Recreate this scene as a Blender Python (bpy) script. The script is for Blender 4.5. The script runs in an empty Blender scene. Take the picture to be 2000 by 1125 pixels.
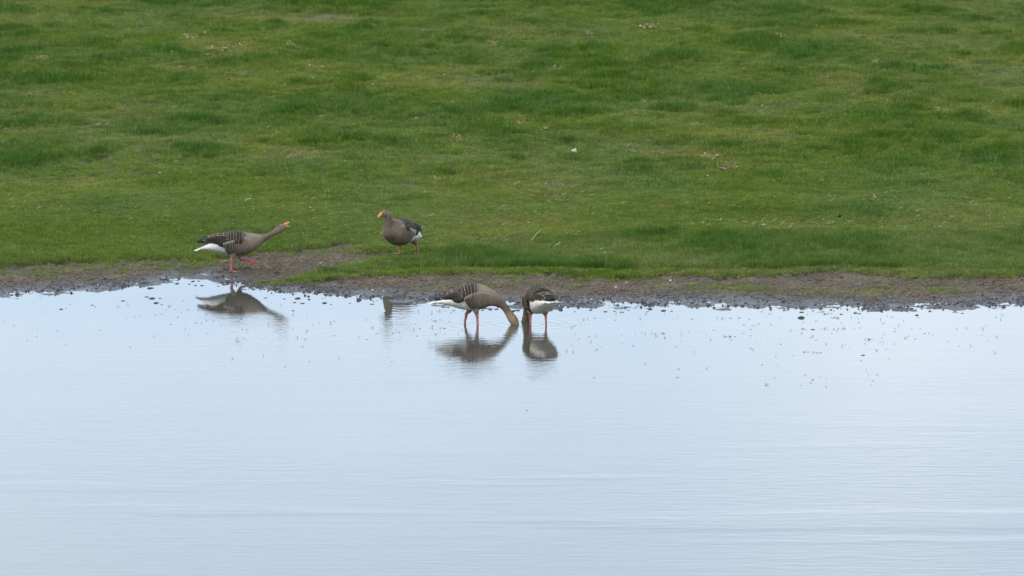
import bpy, bmesh, math, random
import numpy as np
from mathutils import Vector, Matrix

random.seed(7)
RNG = np.random.default_rng(11)
C = bpy.context.scene.collection
scn = bpy.context.scene

# ------------------------------------------------------------------ camera, sky, sun, exposure
CAM_H = 6.36            # height of the viewpoint above the water
F_PX = 12840.0          # focal length in pixels of the 2000 px wide photograph
PITCH = math.radians(6.19)

cam_d = bpy.data.cameras.new('camera')
cam = bpy.data.objects.new('camera', cam_d)
C.objects.link(cam)
cam.location = (0, 0, CAM_H)
cam.rotation_euler = (math.pi / 2 - PITCH, 0, 0)
cam_d.sensor_width = 36.0
cam_d.lens = 36.0 * F_PX / 2000.0
cam_d.clip_start = 1.0
cam_d.clip_end = 12000
cam_d.dof.use_dof = True
cam_d.dof.focus_distance = 58.5
cam_d.dof.aperture_fstop = 6.5
scn.camera = cam

SUN_EL, SUN_AZ = math.radians(48), math.radians(235)    # azimuth clockwise from +Y: behind the camera, to the left
world = bpy.data.worlds.new('World')
scn.world = world
world.use_nodes = True
wn, wl = world.node_tree.nodes, world.node_tree.links
wn.clear()
out = wn.new('ShaderNodeOutputWorld')
bg = wn.new('ShaderNodeBackground')
bg.inputs['Strength'].default_value = 0.145
sky = wn.new('ShaderNodeTexSky')
sky.sky_type = 'NISHITA'
sky.sun_disc = False
sky.sun_elevation = SUN_EL
sky.sun_rotation = SUN_AZ
sky.air_density = 1.0
sky.dust_density = 1.0
tc = wn.new('ShaderNodeTexCoord')
mp = wn.new('ShaderNodeMapping')
mp.inputs['Location'].default_value = (0.35, 0.0, 0.2)
mp.inputs['Scale'].default_value = (1.0, 1.0, 1.6)
nz = wn.new('ShaderNodeTexNoise')
nz.inputs['Scale'].default_value = 9.0
nz.inputs['Detail'].default_value = 3.0
nz.inputs['Roughness'].default_value = 0.45
ramp = wn.new('ShaderNodeValToRGB')
ramp.color_ramp.elements[0].position = 0.32
ramp.color_ramp.elements[0].color = (6.8, 9.1, 12.0, 1)
ramp.color_ramp.elements[1].position = 0.66
ramp.color_ramp.elements[1].color = (10.9, 12.1, 13.6, 1)
mix = wn.new('ShaderNodeMixRGB')
mix.inputs['Fac'].default_value = 0.86      # an even veil of cloud over the sky
wl.new(tc.outputs['Generated'], mp.inputs['Vector'])
wl.new(mp.outputs['Vector'], nz.inputs['Vector'])
wl.new(nz.outputs['Fac'], ramp.inputs['Fac'])
wl.new(sky.outputs['Color'], mix.inputs['Color1'])
wl.new(ramp.outputs['Color'], mix.inputs['Color2'])
wl.new(mix.outputs['Color'], bg.inputs['Color'])
wl.new(bg.outputs['Background'], out.inputs['Surface'])

sun_d = bpy.data.lights.new('sun', 'SUN')
sun_d.energy = 1.5
sun_d.angle = math.radians(10)
sun_d.color = (1.0, 0.93, 0.80)
sun = bpy.data.objects.new('sun', sun_d)
C.objects.link(sun)
sdir = Vector((math.sin(SUN_AZ) * math.cos(SUN_EL), math.cos(SUN_AZ) * math.cos(SUN_EL), math.sin(SUN_EL)))
sun.rotation_euler = sdir.to_track_quat('Z', 'Y').to_euler()
sun.location = sdir * 100

vs = scn.view_settings
vs.view_transform = 'Standard'
vs.look = 'None'
vs.exposure = 0.0
vs.gamma = 1.0
vs.use_curve_mapping = False

# ------------------------------------------------------------------ helpers
CP, SP = math.cos(PITCH), math.sin(PITCH)

def proj(x, y, z):
    """world -> pixel of the 2000 x 1125 photograph"""
    zc = y * CP - (z - CAM_H) * SP
    yc = y * SP + (z - CAM_H) * CP
    return 1000 + F_PX * x / zc, 562.5 - F_PX * yc / zc

def ray(px, py):
    dx, dy = (px - 1000) / F_PX, (562.5 - py) / F_PX
    return dx, CP + dy * SP, -SP + dy * CP       # x, y, z

def at_z(px, py, z=0.0):
    dx, dy, dz = ray(px, py)
    k = (z - CAM_H) / dz
    return dx * k, dy * k

def px_scale(y, z=0.0):
    return F_PX / (y * CP - (z - CAM_H) * SP)

def _hash(ix, iy, seed):
    n = (ix.astype(np.int64) * 374761393 + iy.astype(np.int64) * 668265263 + seed * 1442695041) & 0x7fffffff
    n = ((n ^ (n >> 13)) * 1274126177) & 0x7fffffff
    n = (n ^ (n >> 16)) & 0xffff
    return n / 65535.0

def vnoise(x, y, seed=0):
    x = np.asarray(x, float); y = np.asarray(y, float)
    ix, iy = np.floor(x), np.floor(y)
    fx, fy = x - ix, y - iy
    fx = fx * fx * (3 - 2 * fx); fy = fy * fy * (3 - 2 * fy)
    a, b = _hash(ix, iy, seed), _hash(ix + 1, iy, seed)
    c, d = _hash(ix, iy + 1, seed), _hash(ix + 1, iy + 1, seed)
    return (a + (b - a) * fx) * (1 - fy) + (c + (d - c) * fx) * fy      # 0..1

def fbm(x, y, seed=0, octv=4, gain=0.5):
    s, a, t = 0.0, 1.0, 0.0
    for k in range(octv):
        s = s + a * vnoise(x * 2 ** k + 17.3 * k, y * 2 ** k + 9.1 * k, seed + k)
        t += a; a *= gain
    return s / t

def sstep(a, b, x):
    t = np.clip((x - a) / (b - a), 0, 1)
    return t * t * (3 - 2 * t)

def in_poly(px, py, poly):
    r = np.zeros(px.shape, bool)
    n = len(poly)
    for i in range(n):
        x0, y0 = poly[i]; x1, y1 = poly[(i + 1) % n]
        if y0 == y1: continue
        c = ((y0 > py) != (y1 > py)) & (px < (x1 - x0) * (py - y0) / (y1 - y0) + x0)
        r ^= c
    return r

def mesh_obj(name, verts, faces, mat=None, parent=None, smooth=True):
    me = bpy.data.meshes.new(name)
    me.from_pydata([tuple(v) for v in verts], [], faces)
    me.update()
    if smooth:
        me.polygons.foreach_set('use_smooth', [True] * len(me.polygons))
    if mat: me.materials.append(mat)
    o = bpy.data.objects.new(name, me)
    C.objects.link(o)
    if parent: o.parent = parent
    return o

def set_col(me, cols, name='col'):
    a = me.attributes.new(name, 'FLOAT_COLOR', 'POINT')
    c = np.ones((len(me.vertices), 4), np.float32)
    c[:, :3] = np.asarray(cols, np.float32)[:, :3]
    a.data.foreach_set('color', c.ravel())

def set_float(me, vals, name):
    a = me.attributes.new(name, 'FLOAT', 'POINT')
    a.data.foreach_set('value', np.asarray(vals, np.float32).ravel())

def tag(o, label=None, cat=None, group=None, kind=None):
    if label: o['label'] = label
    if cat: o['category'] = cat
    if group: o['group'] = group
    if kind: o['kind'] = kind
    return o

def empty(name, loc, rz=0.0):
    o = bpy.data.objects.new(name, None)
    C.objects.link(o)
    o.location = loc
    o.rotation_euler = (0, 0, rz)
    o.empty_display_size = 0.1
    return o

class NT:
    """short node-tree writer"""
    def __init__(self, name):
        self.m = bpy.data.materials.new(name)
        self.m.use_nodes = True
        self.n, self.l = self.m.node_tree.nodes, self.m.node_tree.links
        self.n.clear()
        self.out = self.n.new('ShaderNodeOutputMaterial')
    def add(self, typ, **kw):
        nd = self.n.new(typ)
        for k, v in kw.items():
            if k.startswith('_'): setattr(nd, k[1:], v)
            else:
                key = k.replace('__', ' ')
                s = nd.inputs[key]
                if isinstance(v, bpy.types.NodeSocket): self.l.new(v, s)
                else: s.default_value = v
        return nd
    def link(self, a, b): self.l.new(a, b)
    def mixc(self, fac, a, b, mode='MIX'):
        nd = self.n.new('ShaderNodeMixRGB'); nd.blend_type = mode
        for s, v in zip(nd.inputs, (fac, a, b)):
            if isinstance(v, bpy.types.NodeSocket): self.l.new(v, s)
            else: s.default_value = v if not isinstance(v, tuple) else (v + (1,))[:4]
        return nd.outputs[0]
    def math(self, op, a, b=0.0, clamp=False):
        nd = self.n.new('ShaderNodeMath'); nd.operation = op; nd.use_clamp = clamp
        for s, v in zip(nd.inputs, (a, b)):
            if isinstance(v, bpy.types.NodeSocket): self.l.new(v, s)
            else: s.default_value = v
        return nd.outputs[0]
    def maprange(self, v, a, b, c=0.0, d=1.0, smooth=True):
        nd = self.n.new('ShaderNodeMapRange')
        nd.interpolation_type = 'SMOOTHSTEP' if smooth else 'LINEAR'
        self.l.new(v, nd.inputs[0])
        for i, q in zip((1, 2, 3, 4), (a, b, c, d)): nd.inputs[i].default_value = q
        return nd.outputs[0]
    def attr(self, name, typ='GEOMETRY'):
        nd = self.n.new('ShaderNodeAttribute'); nd.attribute_name = name; nd.attribute_type = typ
        return nd
    def noise(self, vec, scale, detail=3.0, rough=0.5):
        nd = self.n.new('ShaderNodeTexNoise')
        if vec is not None: self.l.new(vec, nd.inputs['Vector'])
        nd.inputs['Scale'].default_value = scale
        nd.inputs['Detail'].default_value = detail
        nd.inputs['Roughness'].default_value = rough
        return nd.outputs['Fac']
    def mapping(self, vec, scale=(1, 1, 1), loc=(0, 0, 0), rot=(0, 0, 0)):
        nd = self.n.new('ShaderNodeMapping')
        self.l.new(vec, nd.inputs['Vector'])
        nd.inputs['Scale'].default_value = scale
        nd.inputs['Location'].default_value = loc
        nd.inputs['Rotation'].default_value = rot
        return nd.outputs['Vector']
    def pos(self):
        return self.n.new('ShaderNodeNewGeometry').outputs['Position']
    def principled(self, **kw):
        p = self.add('ShaderNodeBsdfPrincipled', **kw)
        self.l.new(p.outputs[0], self.out.inputs['Surface'])
        return p

# ------------------------------------------------------------------ ground plan, read off the photograph
SHORE = [(-900, 600), (-400, 590), (0, 580), (150, 572), (250, 562), (285, 556), (340, 545), (400, 541), (450, 553), (500, 566), (560, 571),
         (640, 578), (720, 583), (800, 588), (850, 591), (900, 594), (1000, 603), (1060, 605), (1100, 601),
         (1200, 597), (1300, 598), (1400, 600), (1500, 602), (1600, 604), (1718, 607), (1850, 603), (2000, 596), (2400, 590), (2900, 585)]
SH_XY = np.array([at_z(a, b) for a, b in SHORE])

def shore_y(x):
    return np.interp(x, SH_XY[:, 0], SH_XY[:, 1])

# turf: everything above this line of pixels grows grass (clockwise from the left)
TURF = [(-1500, -3000), (-1500, 540), (0, 522), (200, 512), (282, 508), (380, 512), (440, 506), (480, 498), (520, 491), (560, 489), (600, 485),
        (640, 479), (680, 476), (720, 480), (690, 492), (672, 497), (700, 499), (745, 495), (790, 496), (775, 501), (740, 507), (690, 519), (640, 533), (600, 542), (560, 551),
        (585, 553), (620, 548), (700, 543), (780, 539), (860, 535), (920, 536), (1000, 540), (1060, 537), (1100, 540),
        (1180, 547), (1240, 545), (1300, 538), (1360, 539), (1420, 543), (1500, 541), (1560, 535), (1640, 530), (1718, 539),
        (1800, 545), (2000, 540), (3500, 560), (3500, -3000)]
# (px, py, half width, half height, strength) of lush dark tussocks
LUSH = [(370, 158, 34, 8, 1.3), (588, 194, 24, 6, .9), (599, 164, 22, 5, .7), (525, 278, 40, 7, .8), (405, 300, 55, 8, .9), (820, 287, 34, 9, 1.0),
        (618, 268, 110, 14, .8), (752, 274, 22, 8, .7), (372, 352, 30, 6, .7), (312, 364, 34, 6, .7), (674, 352, 34, 7, .8),
        (745, 352, 30, 6, .7), (797, 393, 30, 6, .9), (857, 341, 34, 10, 1.0), (917, 367, 42, 8, .9), (984, 390, 22, 6, .8),
        (655, 110, 45, 9, .9), (491, 113, 42, 9, .9), (450, 125, 30, 6, .8), (693, 72, 75, 12, .9), (353, 37, 24, 6, 1.1), (745, 57, 32, 9, .8),
        (880, 42, 30, 7, .8), (947, 31, 34, 6, 1.0), (842, 214, 25, 6, .7), (977, 210, 44, 9, 1.0), (816, 184, 20, 5, .7), (611, 371, 26, 5, .6),
        (1172, 119, 32, 8, 1.3), (1325, 115, 60, 9, 1.1), (1429, 113, 40, 7, .9), (1112, 274, 44, 9, 1.0), (1022, 281, 32, 9, 1.0),
        (1149, 225, 28, 6, .9), (1388, 289, 62, 9, 1.0), (1467, 240, 74, 9, 1.0), (1407, 229, 40, 8, .8), (1612, 188, 26, 7, 1.1),
        (1702, 229, 44, 12, 1.0), (1209, 367, 28, 6, .9), (1269, 345, 24, 7, .8), (1511, 348, 26, 8, .9), (1467, 416, 60, 11, .9),
        (1597, 416, 42, 12, .8), (1448, 91, 40, 9, .6), (1552, 113, 32, 8, .7), (1690, 415, 40, 14, .9), (1450, 380, 40, 6, .5),
        (440, 150, 18, 4, .5), (900, 110, 60, 7, .6), (1050, 130, 40, 8, .5), (1640, 50, 60, 12, .8), (1560, 60, 40, 9, .6), (1300, 190, 50, 7, .5),
        (120, 210, 60, 9, .9), (60, 320, 50, 8, .8), (190, 90, 40, 8, .9), (1820, 150, 60, 9, .9), (1900, 300, 60, 9, .8), (1780, 360, 50, 8, .8), (1950, 70, 50, 8, .9)]
# bare scraped places at the far end
BARE = [(540, 40, 60, 4, .9), (610, 38, 60, 5, 1.0), (650, 33, 60, 7, 1.1), (300, 56, 50, 5, .7)]
# longer turf along the bank
BANK = [(620, 541), (700, 524), (770, 513), (850, 510), (910, 488), (1000, 466), (1100, 470), (1200, 466), (1300, 462), (1420, 458), (1520, 462),
        (1640, 456), (1718, 462), (2100, 455), (2100, 535), (1718, 530), (1640, 524), (1500, 533), (1300, 530), (1180, 534), (1000, 530), (860, 528), (700, 538)]
# (px, py, half width, half height, density) thin grass creeping over the mud
THIN = [(1420, 561, 50, 5, .9), (1500, 566, 60, 4, .8), (1600, 570, 45, 4, .7), (1690, 570, 40, 6, .8), (1370, 566, 20, 5, .5), (1800, 568, 60, 6, .7),
        (330, 524, 60, 8, .45), (420, 514, 50, 5, .5), (1000, 556, 40, 6, .3), (590, 549, 40, 3, .6), (520, 552, 30, 3, .35), (960, 548, 60, 5, .3),
        (300, 522, 26, 10, .5), (200, 520, 70, 10, .5), (640, 487, 40, 3, .35), (1240, 551, 60, 5, .35), (760, 487, 50, 4, .6), (1130, 551, 40, 6, .25), (100, 530, 90, 8, .4),
        (520, 500, 30, 4, .15), (600, 495, 40, 4, .2)]
# yellow, grazed or litter-strewn stretches
DRY = [(400, 88, 50, 10, .9), (470, 100, 60, 10, .8), (330, 135, 60, 10, .7), (620, 132, 60, 7, .8), (1100, 60, 60, 10, .6), (1420, 328, 40, 12, .7), (1560, 450, 160, 14, .7),
       (1020, 236, 30, 8, .6), (1340, 300, 70, 8, .5), (960, 480, 80, 12, .6), (700, 262, 30, 5, .5), (1000, 165, 90, 9, .5), (1240, 90, 50, 9, .6), (1600, 70, 60, 14, .5),
       (590, 302, 40, 6, .5), (1560, 260, 130, 8, .5), (1300, 345, 90, 9, .4), (1660, 36, 40, 8, .7), (520, 36, 110, 6, .9), (620, 37, 60, 7, .9)]

def blob(px, py, tab):
    r = np.zeros(px.shape)
    for (a, b, w, h, s) in tab:
        d = ((px - a) / w) ** 2 + ((py - b) / h) ** 2
        r = np.maximum(r, s * np.exp(-d * 0.9))
    return r

def height0(x, y):
    """bank profile and hummocks, before the fine relief of the mud"""
    t = y - shore_y(x)
    t = t + 0.22 * (fbm(x * 1.1, y * 0.8, 3) - .5)
    h = np.where(t < 0, 0.030 * t, 0.018 * t)
    h = np.where(t > 2.6, 0.0468 + 0.03 * sstep(2.6, 5, t) + 0.0012 * np.clip(t - 2.6, 0, 60), h)
    h = np.maximum(h, -0.22)
    land = sstep(2.0, 5.0, t)
    far = 1 - sstep(60, 110, t)
    hum = (fbm(x * 0.55 + 4, y * 0.32, 21, 3) - .5) * 0.13 + (fbm(x * 1.6, y * 0.9, 22, 3) - .5) * 0.06
    return h + hum * land * far

def masks(x, y, h):
    px, py = proj(x, y, h)
    jx = (fbm(x * 6, y * 3, 31) - .5) * 26 + (vnoise(x * 34, y * 17, 32) - .5) * 10
    jy = (fbm(x * 5, y * 2.5, 33) - .5) * 9 + (vnoise(x * 30, y * 15, 34) - .5) * 5
    turf = in_poly(px + jx, py + jy, TURF).astype(float)
    thin = np.clip(blob(px + jx, py + jy, THIN), 0, 1)
    bank = in_poly(px + jx * .6, py + jy * .5, BANK).astype(float) * turf
    lush = np.clip(blob(px + jx, py + jy * .5, LUSH), 0, 1.3)
    dry = np.clip(blob(px + jx, py + jy * .7, DRY), 0, 1)
    return px, py, turf, thin, bank, lush, dry

# ------------------------------------------------------------------ ground
def axis(parts):
    a = []
    for lo, hi, step in parts:
        a.append(np.arange(lo, hi - 1e-6, step))
    return np.concatenate(a)

xs_h = np.concatenate([np.arange(0, 5.6, .03), np.arange(5.6, 9, .1), np.array([9, 9.6, 10.6, 12, 14, 18, 24, 34, 50, 80, 130, 220, 400, 800, 1600, 3000.])])
xs = np.concatenate([-xs_h[:0:-1], xs_h])
ys = np.concatenate([[-60, -30, 0, 15, 28, 38, 44, 48, 51, 53, 54, 55], np.arange(55.5, 56.3, .1), np.arange(56.3, 61.8, .04), np.arange(61.8, 101, .14),
                     [101, 102, 104, 107, 111, 116, 124, 136, 155, 185, 230, 300, 420, 620, 1000, 1800, 3200, 5000]])
GX, GY = np.meshgrid(xs, ys)
X, Y = GX.ravel(), GY.ravel()
H0 = height0(X, Y)
PXv, PYv, TURFv, THINv, BANKv, LUSHv, DRYv = masks(X, Y, H0)
Tv = Y - shore_y(X)
mudz = sstep(-1.2, 0.1, Tv) * (1 - TURFv * .9) * (1 - sstep(7, 9, Tv)) * (np.abs(X) < 9)
rough = (fbm(X * 7, Y * 4.5, 41, 4, .6) - .5) * 0.050 + (vnoise(X * 26, Y * 15, 45) - .5) * 0.016
foot = np.maximum(0, vnoise(X * 9, Y * 6, 47) - .72) * -0.10
near = np.exp(-(Tv / 0.5) ** 2)
H = H0 + mudz * (rough * (1 - .2 * near) + foot * (1 - near))
lip = TURFv * (Tv > 0) * (Tv < 12) * 0.022
H = H + lip
WETv = 1 - sstep(0.15, 1.25, Tv + (fbm(X * 2.3, Y * 1.6, 51) - .5) * .7)
nx, ny = len(xs), len(ys)
idx = np.arange(nx * ny).reshape(ny, nx)
faces = np.stack([idx[:-1, :-1], idx[:-1, 1:], idx[1:, 1:], idx[1:, :-1]], -1).reshape(-1, 4)
me = bpy.data.meshes.new('ground')
me.vertices.add(nx * ny)
me.vertices.foreach_set('co', np.stack([X, Y, H], -1).astype(np.float32).ravel())
me.loops.add(faces.size)
me.loops.foreach_set('vertex_index', faces.ravel().astype(np.int32))
me.polygons.add(len(faces))
me.polygons.foreach_set('loop_start', np.arange(0, faces.size, 4, dtype=np.int32))
me.update(calc_edges=True)
me.polygons.foreach_set('use_smooth', [True] * len(faces))
set_float(me, np.clip(TURFv + THINv * .5, 0, 1) * (1 - np.clip(blob(PXv, PYv, BARE), 0, 1)), 'turf')
set_float(me, WETv, 'wet')
set_float(me, DRYv, 'dry')

g = NT('ground_soil')
pos = g.pos()
wet = g.attr('wet').outputs['Fac']
turf = g.attr('turf').outputs['Fac']
n1 = g.noise(g.mapping(pos, (1, .6, 1)), 3.0, 4, .6)
n2 = g.noise(g.mapping(pos, (1, .6, 1)), 28.0, 4, .65)
dryc = g.mixc(g.maprange(n1, .35, .65), (.168, .116, .066), (.096, .069, .042))
wetc = g.mixc(g.maprange(n1, .35, .65), (.075, .064, .060), (.050, .043, .042))
mudc = g.mixc(wet, dryc, wetc)
mudc = g.mixc(g.maprange(n2, .3, .7), g.mixc(1.0, mudc, (.45, .43, .42), 'MULTIPLY'), mudc)
moss = g.math('MULTIPLY', g.maprange(g.noise(g.mapping(pos, (.5, .5, 1), (7, 3, 0)), 2.2, 4, .65), .48, .66), g.math('SUBTRACT', 1.0, wet))
mudc = g.mixc(g.math('MULTIPLY', moss, .7), mudc, (.098, .092, .036))
soil = g.mixc(g.maprange(n2, .35, .65), (.055, .062, .022), (.095, .085, .038))
col = g.mixc(turf, mudc, soil)
rgh = g.math('SUBTRACT', .95, g.math('MULTIPLY', wet, g.math('MULTIPLY', g.math('SUBTRACT', 1.0, turf), g.maprange(n1, .3, .7, .38, .62))))
bump = g.add('ShaderNodeBump', Strength=.8, Distance=.02, Height=g.noise(g.mapping(pos, (1, .6, 1)), 45, 5, .7))
g.principled(**{'Base Color': col, 'Roughness': rgh, 'Normal': bump.outputs[0], 'Specular IOR Level': .45})
ground = bpy.data.objects.new('ground', me)
me.materials.append(g.m)
C.objects.link(ground)
tag(ground, kind='structure')

def ground_z(x, y):
    """height of the finished ground mesh at a point"""
    i = int(np.clip(np.searchsorted(xs, x) - 1, 0, nx - 2)); j = int(np.clip(np.searchsorted(ys, y) - 1, 0, ny - 2))
    fx = (x - xs[i]) / (xs[i + 1] - xs[i]); fy = (y - ys[j]) / (ys[j + 1] - ys[j])
    Hh = H.reshape(ny, nx)
    return float((Hh[j, i] * (1 - fx) + Hh[j, i + 1] * fx) * (1 - fy) + (Hh[j + 1, i] * (1 - fx) + Hh[j + 1, i + 1] * fx) * fy)

def on_ground(px, py, floor=-9):
    z = 0.05
    for _ in range(12):
        x, y = at_z(px, py, z)
        z = max(ground_z(x, y), floor)
    return x, y, z

# ------------------------------------------------------------------ water
def build_water():
    wx = np.concatenate([[-3000, -800, -200, -60, -20], np.linspace(-10, 10, 41), [20, 60, 200, 800, 3000.]])
    wy = np.concatenate([[-60, -20, 10, 30], np.arange(40, 64.1, .5), [70.]])
    gx, gy = np.meshgrid(wx, wy)
    v = np.stack([gx.ravel(), gy.ravel(), np.zeros(gx.size)], -1)
    a = np.arange(gx.size).reshape(gy.shape)
    f = np.stack([a[:-1, :-1], a[:-1, 1:], a[1:, 1:], a[1:, :-1]], -1).reshape(-1, 4)
    w = NT('pond_water')
    p = w.pos()
    calm = w.maprange(w.noise(w.mapping(p, (.25, .35, 1), (3, 1, 0)), 1.0, 2, .5), .35, .65, .35, 1.0)
    # short wind ripples, long crests across the view
    r1 = w.noise(w.mapping(p, (1.6, 9.0, 1), rot=(0, 0, .05)), 2.2, 3, .55)
    r2 = w.noise(w.mapping(p, (.5, 3.2, 1), rot=(0, 0, -.06)), 1.0, 2, .5)
    # a few long low swells, stronger towards the open water
    r3 = w.noise(w.mapping(p, (.16, .62, 1), (0.3, 4.2, 0), rot=(0, 0, .05)), 1.0, 3, .5)
    crest = w.maprange(r3, .56, .70)
    r4 = w.noise(w.mapping(p, (2.2, 7.0, 1), rot=(0, 0, .12)), 1.6, 4, .6)
    sep = w.add('ShaderNodeSeparateXYZ', Vector=p)
    openw = w.maprange(sep.outputs['Y'], 54, 46, 0.0, 1.0)
    shore = w.maprange(sep.outputs['Y'], 55.2, 56.7, 1.0, .28)
    h = w.math('ADD', w.math('MULTIPLY', w.math('MULTIPLY', r1, calm), .0014), w.math('MULTIPLY', r2, .0010))
    h = w.math('MULTIPLY', h, shore)
    # rings spreading from the bills and legs of the feeding birds
    for (qx, qy, am) in ((1000, 632, .00055), (1026, 632, .00055), (1065, 634, .00035), (790, 606, .00022)):
        cx, cy = at_z(qx, qy)
        d = w.n.new('ShaderNodeVectorMath'); d.operation = 'DISTANCE'
        w.link(p, d.inputs[0]); d.inputs[1].default_value = (cx, cy, 0)
        dd = d.outputs['Value']
        ring = w.math('SINE', w.math('MULTIPLY', dd, 52.0))
        env = w.math('POWER', 2.718, w.math('MULTIPLY', dd, -1.9))
        h = w.math('ADD', h, w.math('MULTIPLY', w.math('MULTIPLY', ring, env), am))
    h = w.math('ADD', h, w.math('MULTIPLY', w.math('MULTIPLY', crest, openw), .0027))
    h = w.math('ADD', h, w.math('MULTIPLY', w.math('MULTIPLY', r4, w.math('MULTIPLY', openw, w.maprange(w.noise(w.mapping(p, (.3, .22, 1), (9, 5, 0)), 1.0, 3, .55), .38, .64, .25, 1.0))), .0030))
    b = w.add('ShaderNodeBump', Strength=1.0, Distance=1.0, Height=h)
    w.principled(**{'Base Color': (.070, .064, .050, 1), 'Roughness': .0, 'IOR': 1.333, 'Normal': b.outputs[0]})
    o = mesh_obj('water', v, f.tolist(), w.m)
    tag(o, kind='structure')
build_water()

# ------------------------------------------------------------------ instanced stuff: one object, points placed here, tufts put on them by nodes
def tuft_mesh(name, blades, radius, hgt, wid, seed, lean=.5, dead=.1):
    r = np.random.default_rng(seed)
    V, F, A = [], [], []
    for k in range(blades):
        a, d = r.uniform(0, 2 * math.pi), radius * math.sqrt(r.uniform())
        bx, by = d * math.cos(a), d * math.sin(a)
        ht = hgt * r.uniform(.55, 1.15) * (1 - .35 * (d / radius) ** 2)
        la = r.uniform(0, 2 * math.pi)
        ln = ht * lean * r.uniform(.2, 1.3)
        lx, ly = ln * math.cos(la), ln * math.sin(la)
        fa = r.uniform(0, math.pi)
        wx, wy = wid * r.uniform(.6, 1.2) * math.cos(fa) / 2, wid * r.uniform(.6, 1.2) * math.sin(fa) / 2
        n = len(V)
        V += [(bx - wx, by - wy, -.01), (bx + wx, by + wy, -.01),
              (bx + lx * .35 - wx * .8, by + ly * .35 - wy * .8, ht * .6), (bx + lx * .35 + wx * .8, by + ly * .35 + wy * .8, ht * .6),
              (bx + lx, by + ly, ht * r.uniform(.85, 1.0))]
        F += [(n, n + 1, n + 3, n + 2), (n + 2, n + 3, n + 4)]
        t = r.uniform(0, .7) if r.uniform() > dead else r.uniform(.85, 1.0)
        A += [t] * 5
    me = bpy.data.meshes.new(name)
    me.from_pydata(V, [], F); me.update()
    set_float(me, A, 'blade')
    return me

def instancer(name, pts, rot, scl, idx, meshes, mat, attrs):
    """one object whose points carry instances of the given meshes"""
    n = len(pts)
    me = bpy.data.meshes.new(name)
    me.vertices.add(n)
    me.vertices.foreach_set('co', np.asarray(pts, np.float32).ravel())
    me.update()
    a = me.attributes.new('rot', 'FLOAT_VECTOR', 'POINT'); a.data.foreach_set('vector', np.asarray(rot, np.float32).ravel())
    a = me.attributes.new('scl', 'FLOAT_VECTOR', 'POINT'); a.data.foreach_set('vector', np.asarray(scl, np.float32).ravel())
    a = me.attributes.new('pick', 'INT', 'POINT'); a.data.foreach_set('value', np.asarray(idx, np.int32))
    for k, v in attrs.items(): set_float(me, v, k)
    o = bpy.data.objects.new(name, me)
    C.objects.link(o)
    me.materials.append(mat)
    ng = bpy.data.node_groups.new(name + '_scatter', 'GeometryNodeTree')
    ng.interface.new_socket('Geometry', in_out='INPUT', socket_type='NodeSocketGeometry')
    ng.interface.new_socket('Geometry', in_out='OUTPUT', socket_type='NodeSocketGeometry')
    N, L = ng.nodes, ng.links
    gi, go = N.new('NodeGroupInput'), N.new('NodeGroupOutput')
    iop = N.new('GeometryNodeInstanceOnPoints')
    join = N.new('GeometryNodeGeometryToInstance')
    for m in reversed(meshes):
        m.materials.clear(); m.materials.append(mat)
        po = bpy.data.objects.new(m.name, m)
        oi = N.new('GeometryNodeObjectInfo')
        oi.inputs['Object'].default_value = po
        L.new(oi.outputs['Geometry'], join.inputs['Geometry'])
    def na(nm, typ):
        q = N.new('GeometryNodeInputNamedAttribute'); q.data_type = typ; q.inputs['Name'].default_value = nm
        return [s for s in q.outputs if s.name == 'Attribute' and s.enabled][0]
    L.new(gi.outputs[0], iop.inputs['Points'])
    L.new(join.outputs[0], iop.inputs['Instance'])
    iop.inputs['Pick Instance'].default_value = True
    L.new(na('pick', 'INT'), iop.inputs['Instance Index'])
    e2r = N.new('FunctionNodeEulerToRotation')
    L.new(na('rot', 'FLOAT_VECTOR'), e2r.inputs[0])
    L.new(e2r.outputs[0], iop.inputs['Rotation'])
    L.new(na('scl', 'FLOAT_VECTOR'), iop.inputs['Scale'])
    L.new(iop.outputs[0], go.inputs[0])
    md = o.modifiers.new('scatter', 'NODES')
    md.node_group = ng
    return o

def scatter(n, y0, y1, wpad):
    """even points over the trapezoid of ground the lens sees between two distances (with room for a step aside)"""
    y = np.sqrt(RNG.uniform(y0 ** 2, y1 ** 2, n))
    x = RNG.uniform(-1, 1, n) * (y * 1000 / F_PX + wpad)
    return x, y

def ground_z_arr(x, y):
    i = np.clip(np.searchsorted(xs, x) - 1, 0, nx - 2); j = np.clip(np.searchsorted(ys, y) - 1, 0, ny - 2)
    fx = (x - xs[i]) / (xs[i + 1] - xs[i]); fy = (y - ys[j]) / (ys[j + 1] - ys[j])
    Hh = H.reshape(ny, nx)
    return (Hh[j, i] * (1 - fx) + Hh[j, i + 1] * fx) * (1 - fy) + (Hh[j + 1, i] * (1 - fx) + Hh[j + 1, i + 1] * fx) * fy

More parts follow.
